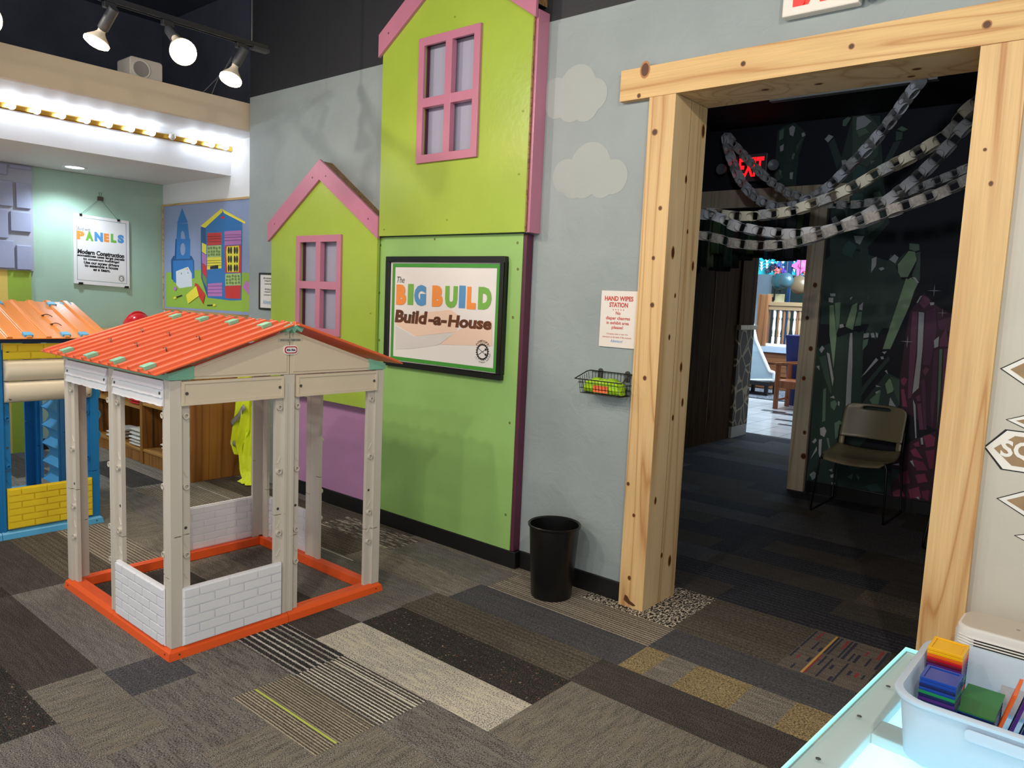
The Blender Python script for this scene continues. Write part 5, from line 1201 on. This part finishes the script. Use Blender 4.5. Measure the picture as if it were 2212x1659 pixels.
m = MB(); e = W(1709, 560, 15.46); m.box(e.x-.03, e.x+.03, 15.44, 15.5, W(1690, 752, 14.0).z-.0990, 5.0); m.box(e.x-.1, e.x+.02, 15.43, 15.5, a.z+.02, a.z+.28); m.build('banner_post', DKBLUE, t)
def disc(px, py, r, y, lab, col):
    e = W(px, py, y); t = thing('drum', lab, 'drum', (e.x, y, e.z), 0, 'drums in the far hall'); m = MB()
    m.lathe([(0, -.10), (r*.5, -.10), (r*.85, -.06), (r, 0), (r, .02), (r*.9, .0), (r*.5, -.05), (0, -.07)][::-1], (e.x, y, e.z), 24, (.2, 1, 0)); m.build('pan', paint('drum_%d' % px, tuple(int(v*.7) for v in col), .3, .15, .1), t, smooth=40)
    m = MB(); m.tube([(e.x, y+.02, e.z+r*.8), (e.x, y+.02, 5.0)], .01, 6); m.build('hanger', BLACK, t)
disc(1683, 608, .16, 14.9, 'left teal steel drum hanging above the railing', (40, 110, 124)); disc(1697, 606, .15, 14.4, 'right teal steel drum overlapping the left one', (70, 116, 130)); disc(1725, 615, .18, 14.9, 'tan round drum right of the teal steel drums', (150, 128, 96))
# raised deck with railing
DK = wood('deck_timber', (132, 84, 48), (92, 54, 28), 'x', 5); NEW = wood('newel_timber', (142, 94, 56), (100, 60, 32), 'z', 6)
zd = W(1690, 752, 14.0).z-.02
t = thing('deck', 'raised timber deck front with wavy boards in the far hall', 'deck', (-5.3, 14.3, 0))
m = MB(); m.box(-8, -2.5, 14.06, 17.4, 0, zd-.08); m.build('platform', DK, t)
for i in range(3):
    z1 = zd-.08-i*.235; m = MB(); m.prism([(-8, z1-.20)]+[(-8+.55*k, z1-.205+.015*math.sin(k*1.7+i)) for k in range(1, 11)]+[(-2.5, z1)]+[(-8, z1)], lambda u, v, d: (u, d, v), 14.03-.012*i, 14.058); m.build('wavy_board', DK, t, bevel=.004)
m = MB(); m.box(-8, -2.5, 14.0, 14.2, zd-.075, zd+.03); m.build('deck_edge', paint('deck_edge', (170, 184, 200), .5), t)
zr_ = W(1690, 655, 14.1).z; t = thing('railing', 'wooden deck railing with mixed white and brown spindles', 'railing', (-5.3, 14.1, zd+.03))
p = W(1648, 700, 14.1); m = MB(); m.box(p.x-.10, p.x+.10, 14.02, 14.2, zd+.031, zr_+.15); m.build('newel_post', NEW, t, bevel=.006)
m = MB(); m.box(p.x+.1, -3.9, 14.04, 14.16, zr_-.05, zr_+.02); m.box(p.x+.1, -3.9, 14.06, 14.14, zr_-.13, zr_-.052, 0); m.build('top_rail', paint('rail_pale', (150, 124, 92), .5), t, bevel=.004)
m = MB(); m.box(p.x+.1, -3.9, 14.06, 14.14, zd+.035, zd+.085); m.build('bottom_rail', SG, t, bevel=.003)
for i, (px, c) in enumerate(((1672, 1), (1681, 0), (1685, 1), (1693, 0), (1703, 2), (1716, 1), (1722, 0), (1727, 2))):
    e = W(px, 700, 14.1); H = zr_-.132-(zd+.086); z = zd+.086
    m = MB(); r = .028 if c != 0 else .022
    m.lathe([(r, 0), (r, H*.2), (r*.5, H*.22), (r*.9, H*.26), (r*.55, H*.3), (r*1.1, H*.45), (r*.8, H*.7), (r*.5, H*.74), (r*.9, H*.78), (r, H*.8), (r, H)] if c != 0 else [(r, 0), (r, H)], (e.x, 14.1, z), 12); m.build('spindle', [NEW, SG, paint('rail_pale', (0, 0, 0))][c], t, smooth=50)
# small things behind the railing
p = W(1680, 648, 15.2); t = tag(MB().box(p.x-.2, p.x+.12, 15.2, 15.24, p.z-.14, p.z+.12).box(p.x-.06, p.x-.02, 15.205, 15.235, zd-.079, p.z-.14).build('music_board', paint('music_cream', (206, 196, 150), .6)), 'cream music board with a black note behind the deck railing', 'sign')
m = MB(); e = W(1672, 632, 15.17); m.lathe([(.07, 0), (.07, .02), (0, .02)], (e.x-.05, 15.17, e.z-.15), 14, (0, -1, 0)); m.box(e.x+.0, e.x+.03, 15.15, 15.17, e.z-.15, e.z+.25); m.prism([(e.x, e.z+.25), (e.x+.16, e.z+.1), (e.x+.14, e.z-.02), (e.x+.03, e.z+.12)], lambda u, v, d: (u, d, v), 15.15, 15.17)
ORG[t.name] = Vector((0, 0, 0)); m.build('music_note', INK, t)
# white framed stand, mat, armchair, blue bin
y = 12.9
t = thing('display_stand', 'white framed clear sloping stand on a dark base in the hall', 'stand', (W(1640, 830, y).x, y, 0))
q = [W(px, py, y) for px, py in ((1598, 640), (1612, 640), (1631, 735), (1660, 802), (1671, 806), (1670, 822), (1600, 822))]
m = MB(); m.prism([(p.x, p.z) for p in q], lambda u, v, d: (u, d, v), y+.03, y+.05); m.build('clear_pane', clear('pane_clear', (200, 226, 240), .55, .05), t)
m = MB()
for a_, b_ in ((1, 2), (2, 3), (3, 4), (4, 5), (5, 6)): m.tube([q[a_]+Vector((0, .04, 0)), q[b_]+Vector((0, .04, 0))], .03, 8)
m.build('white_frame', SG, t, smooth=50)
z0 = q[5].z-.03; m = MB(); m.box(q[6].x-.3, q[5].x-.03, y-.1, y+.5, z0-.07, z0); m.build('base_top', BLACK, t, bevel=.004)
for dx in (-.1, -.5):
    for dy in (0, .4): m = MB(); m.box(q[5].x+dx-.03, q[5].x+dx+.03, y-.05+dy, y+.0+dy, 0.02, z0-.0705); m.build('leg', BLACK, t)
a, b = WZ(1600, 862, 0), WZ(1720, 866, 0)
t = tag(MB().box(a.x-1, b.x+1.2, 12.45, 14.0, .0005, .018).build('floor_mat', carpet('mat_grey', (60, 64, 72), (120, 124, 132), 60, (1, .3))), 'dark grey mat on the hall tiles in front of the deck', 'mat')
CH = wood('chair_timber', (150, 86, 44), (108, 56, 26), 'z', 6, .35); x0, y0 = -4.33, 11.45
t = thing('armchair', 'wooden slatted armchair on the white hall tiles behind the far post', 'chair', (x0+.25, y0+.25, 0))
for dx in (0, .5):
    for dy in (0, .48):
        m = MB(); m.box(x0+dx-.03, x0+dx+.03, y0+dy-.03, y0+dy+.03, 0, .68 if dx == 0 else .80); m.build('leg', CH, t, bevel=.004)
for dy in (0, .48):
    m = MB(); m.loft([[(x0-.06+.62*k/8, y0+dy+s_*.04, .68+.02*math.sin(k/8*3.1)+zz) for s_, zz in ((-1, 0), (1, 0), (1, .025), (-1, .025))] for k in range(9)]); m.build('arm', CH, t, bevel=.003)
m = MB(); m.box(x0-.02, x0+.52, y0-.02, y0+.50, .40, .44)
m.build('seat', CH, t, bevel=.006)
for dy in (-.02, .48): m = MB(); m.box(x0+.03, x0+.47, y0+dy, y0+dy+.02, .33, .40); m.build('apron', CH, t)
m = MB(); m.box(x0-.02, x0, y0+.03, y0+.45, .33, .40); m.build('apron', CH, t)
m = MB(); m.box(x0-.01, x0+.01, y0+.03, y0+.45, .12, .15); m.build('stretcher', CH, t)
m = MB(); L_ = [(x0+.5, y0-.03+.54*i/10, .80+.16*math.sin(math.pi*i/10)) for i in range(11)]; m.tube(L_, .028, 8); m.build('crest_rail', CH, t, smooth=60)
for k in range(4): m = MB(); m.box(x0+.49, x0+.505, y0+.05+.11*k, y0+.09+.11*k, .44, .84+.04*(k in (1, 2))); m.build('back_slat', CH, t)
e = W(1722, 724, 12.2); m = MB(); t = thing('blue_bin', 'tall dark blue bin behind the wooden armchair, half hidden by the post', 'bin', (e.x+.1, 12.2, 0))
m.loft([[(e.x+.1+w_*a_, 12.2+w_*b_, z) for a_, b_ in ((-1, -1), (1, -1), (1, 1), (-1, 1))] for z, w_ in ((0, .13), (e.z-.1, .2), (e.z, .21))]); m.build('body', paint('bin_blue', (24, 34, 92), .5), t, bevel=.01)

# ---------------------------------------------------------------- light table, tub of magnetic tiles, air purifier
t = thing('light_table', 'glowing glass-topped light table in the bottom right corner', 'table', (.1, 1.9, 0), 0)
TR = Matrix.Rotation(math.radians(-3.2), 3, 'Z'); PT = Vector((-.474, 2.478, 0))
def tp(u, v, z): p = TR @ Vector((u, v, 0)); return (PT.x+p.x, PT.y+p.y, z)   # u into the table, v towards the photographer is negative
def tbox(m, u0, u1, v0, v1, z0, z1, mi=0):
    p = [tp(u, v, z) for u in (u0, u1) for v in (v0, v1) for z in (z0, z1)]; m.raw(p, [(0, 1, 3, 2), (4, 6, 7, 5), (0, 4, 5, 1), (2, 3, 7, 6), (0, 2, 6, 4), (1, 5, 7, 3)], mi)
TW, TL = 1.1, 1.35
FRW = paint('table_frame', (206, 208, 204), .5); PAN = emit('light_panel', (140, 226, 250), 1.5); EDGEG = emit('glass_edge_glow', (150, 240, 232), .45, (190, 240, 236))
m = MB(); tbox(m, .0, TW, -TL, 0, .492, .5); m.build('glass_top', clear('glass_frost', (206, 236, 240), .22, .12), t, bevel=.001)
m = MB()
for q in ((-.004, 0, -TL, .004), (0, TW, .0, .004)): tbox(m, *q, .490, .501)
m.build('glass_edge_glow', EDGEG, t)  # panel light leaving at the rim, put in as emission
for q in ((.004, .082, -TL, -.004), (.082, TW, -.085, -.004), (.082, TW, -.56, -.475), (.082, TW, -1.05, -.97), (TW-.08, TW, -TL, -.085)):
    m = MB(); tbox(m, *q, .44, .491); m.build('frame_bar', FRW, t, bevel=.003)
for v0, v1 in ((-.475, -.085), (-.97, -.56), (-TL, -1.05)): m = MB(); tbox(m, .082, TW-.08, v0, v1, .455, .466); m.build('light_panel', PAN, t)
for u, v in ((.04, -.08), (.04, -.30), (.04, -.52), (.04, -.78), (.04, -1.0), (.20, -.52), (.25, -.55)):
    m = MB(); m.lathe([(.006, 0), (.006, .0018), (.003, .002), (0, .001)], tp(u, v, .5), 12); m.build('screw', paint('screw_steel', (150, 154, 156), .3, .05, 0, metal=.8), t, smooth=40)
m = MB(); tbox(m, .01, TW-.01, -TL, -.01, .30, .424); m.build('apron', FRW, t, bevel=.004)
for u in (.02, TW-.08):
    for v in (-.08, -TL+.02): m = MB(); tbox(m, u, u+.06, v, v+.06, 0, .2995); m.build('leg', FRW, t, bevel=.004)
TUBW = paint('tub_white', (222, 228, 236), .35, .015, .05)
_t = TUBW.node_tree; _b = _t.nodes['Principled BSDF']; _tr = _t.nodes.new('ShaderNodeBsdfTranslucent'); _tr.inputs[0].default_value = (.72, .82, .92, 1)
_mx = _t.nodes.new('ShaderNodeMixShader'); _mx.inputs[0].default_value = .4; _t.links.new(_b.outputs[0], _mx.inputs[1]); _t.links.new(_tr.outputs[0], _mx.inputs[2])
_t.links.new(_mx.outputs[0], _t.nodes['Material Output'].inputs['Surface'])
bx0, bx1, by0, by1, zb0, zrim = -.372, .10, 1.80, 2.225, .5025, .657
t = thing('tub', 'white plastic tub of magnetic tiles standing on the light table', 'tub', ((bx0+bx1)/2, 2.0, .5))
m = MB(); prof = []
for off, z in ((-.030, zb0), (-.026, zb0+.004), (-.012, zrim-.03), (-.010, zrim-.012), (.0, zrim-.008), (.002, zrim), (-.004, zrim+.004), (-.014, zrim+.002), (-.016, zrim-.01), (-.030, zb0+.010), (-.034, zb0+.006)):
    ring = rrect(bx0-off, bx1+off, by0-off, by1+off, .075+off*.5, 8); hh = []
    for x, y in ring:
        dip = .0
        if z > zrim-.035: dip = .012*max(0, 1-abs((x-(bx0+bx1)/2)/.10)**4) if abs(y-by0) < .05 and abs(x-(bx0+bx1)/2) < .10 else 0
        hh.append((x, y, z+dip))
    prof.append(hh)
prof.append([((bx0+bx1)/2+(x-(bx0+bx1)/2)*.02, (by0+by1)/2+(y-(by0+by1)/2)*.02, zb0+.006) for x, y, _ in prof[-1]])
m.loft(prof); m.build('shell', TUBW, t, smooth=45)
m = MB(); m.prism(rrect(-.22, -.04, zrim-.045, zrim-.020, .010), lambda u, v, d: (u, d, v), by0+.001, by0+.006); m.build('handle_lip', TUBW, t, bevel=.002)
TILE = {k: clear('tile_'+k, c, .86, .12) for k, c in dict(amber=(246, 186, 20), orange=(240, 104, 28), red=(196, 30, 44), violet=(84, 36, 128), blue=(20, 70, 170), navy=(24, 34, 96), green=(24, 150, 84), teal=(20, 110, 120), wine=(110, 24, 50)).items()}
def tile(k, c, s, lab, grp, ax='z', th=.0075):
    m = MB(); a, b = s[0]/2, s[1]/2; w_ = .007; x, y, z = c
    P3 = {'z': lambda u, v, d: (x+u, y+v, z+d), 'x': lambda u, v, d: (x+d, y+u, z+v), 't': lambda u, v, d: (x+d+v*.25, y+u, z+v)}[ax]
    for q in ((-a, a, -b, -b+w_), (-a, a, b-w_, b), (-a, -a+w_, -b+w_, b-w_), (a-w_, a, -b+w_, b-w_)): m.prism([(q[0], q[2]), (q[1], q[2]), (q[1], q[3]), (q[0], q[3])], P3, 0, th)
    m.prism([(-a+w_, -b+w_), (a-w_, -b+w_), (a-w_, b-w_), (-a+w_, b-w_)], P3, th*.3, th*.7)
    o = tag(m.build('magnetic_tile', TILE[k], bevel=.001), lab, 'magnetic tile', grp); return o
ORD = ('second', 'third', 'fourth', 'fifth', 'sixth', 'seventh', 'eighth', 'ninth', 'tenth', 'eleventh', 'twelfth', 'thirteenth', 'fourteenth', 'fifteenth', 'sixteenth', 'seventeenth', 'eighteenth', 'nineteenth', 'twentieth', 'lowest')
zf = zb0+.0125
def stack(x, y, cols, nm, s, top):
    n = len(cols)
    for i, k in enumerate(cols):
        lab = '%s magnetic tile, topmost of the %s' % (k, nm) if i == n-1 else '%s magnetic tile, %s from the top in the %s' % (k, ORD[n-2-i], nm)
        tile(k, (x, y, zf+i*.0080), s, lab, nm)
stack(-.312, 2.118, ['navy', 'teal', 'violet', 'wine', 'green', 'navy', 'blue', 'green', 'orange', 'navy', 'teal', 'green', 'blue', 'violet', 'navy', 'violet', 'wine', 'red', 'orange', 'amber', 'amber'], 'tall tile stack at the tub back', (.078, .086), 0)
stack(-.300, 1.985, ['wine', 'orange', 'wine', 'navy', 'violet', 'navy', 'blue', 'navy', 'blue', 'navy', 'navy', 'violet', 'navy', 'green', 'blue', 'navy', 'blue', 'blue'], 'lower tile stack with a blue top', (.076, .084), 0)
for i, k in enumerate(('orange', 'violet', 'navy', 'blue', 'red', 'wine', 'violet')):
    tile(k, (-.172+.021*i, 2.02-.012*i, zf+.092), (.105, .13), '%s magnetic tile standing on edge, %s from the left in the upright row' % (k, ('first',)+ORD[:8] and (('first',)+ORD)[i]), 'upright tiles in the tub', 't')
for i, k in enumerate(('navy', 'wine', 'violet', 'navy', 'teal', 'wine', 'navy', 'blue')):
    tile(k, (-.228, 2.085, zf+i*.0080), (.075, .15), '%s magnetic tile, %s under the green base plate' % (k, (('first',)+ORD)[7-i]), 'tiles under the base plate')
z_ = zf+8*.0080+.0005
m = MB(); m.box(-.268, -.188, 2.0, 2.165, z_, z_+.004); tag(m.build('base_plate', paint('plate_green', (52, 128, 62), .5)), 'flat green base plate lying on tiles in the middle of the tub', 'base plate')
m = MB(); m.box(-.20, -.04, 2.1858, 2.1868, zf+.012, zf+.082); tag(m.build('paper_card', paint('card_grey', (196, 192, 194), .6, .1, 0, vscale=50)), 'white printed card standing against the tub wall', 'card')
PUR = paint('purifier_white', (226, 224, 220), .4, .01, .04); PURT = paint('purifier_top', (196, 186, 172), .4, .01, .04)
px0, px1, py0, py1, pz = -.415, .14, 2.885, 3.08, .468
t = thing('air_purifier', 'white air purifier with slotted front on the floor behind the light table', 'air purifier', ((px0+px1)/2, 2.98, 0))
m = MB(); rows = [[(x, y, z) for x, y in rrect(px0+o, px1-o, py0+o, py1-o, .05, 8)] for o, z in ((.004, 0), (0, .004), (0, pz-.02), (.003, pz-.006), (.010, pz-.001))]; m.loft(rows); m.build('body', PUR, t, smooth=40)
m = MB(); m.prism(rrect(px0+.012, px1-.012, py0+.012, py1-.012, .045, 8), lambda u, v, d: (u, v, d), pz-.0009, pz+.002); m.build('control_panel', PURT, t, bevel=.0008)
for i in range(14):
    z = pz-.036-.0095*i
    m = MB(); m.box(px0+.06, px1-.06, py0-.0015, py0+.012, z-.0022, z+.0022); m.build('vent_slot', BLACK, t)
    m = MB(); m.tube([(px0+.004, py0+.12, z+.0048), (px0-.002, py0+.07, z+.0048), (px0+.0, py0+.045, z+.0048), (px0+.016, py0+.012, z+.0048), (px0+.05, py0-.003, z+.0048), (px1-.05, py0-.003, z+.0048)], .0026, 6); m.build('louvre', PUR, t, smooth=50)
for i in range(5):
    m = MB(); m.lathe([(.006, 0), (.006, .0012), (0, .0012)], (-.245+.032*i, 2.985, pz+.002), 12); m.build('touch_button', emit('button_lit', (255, 255, 255), 2.5) if i == 2 else paint('button_grey', (150, 144, 136), .5), t)
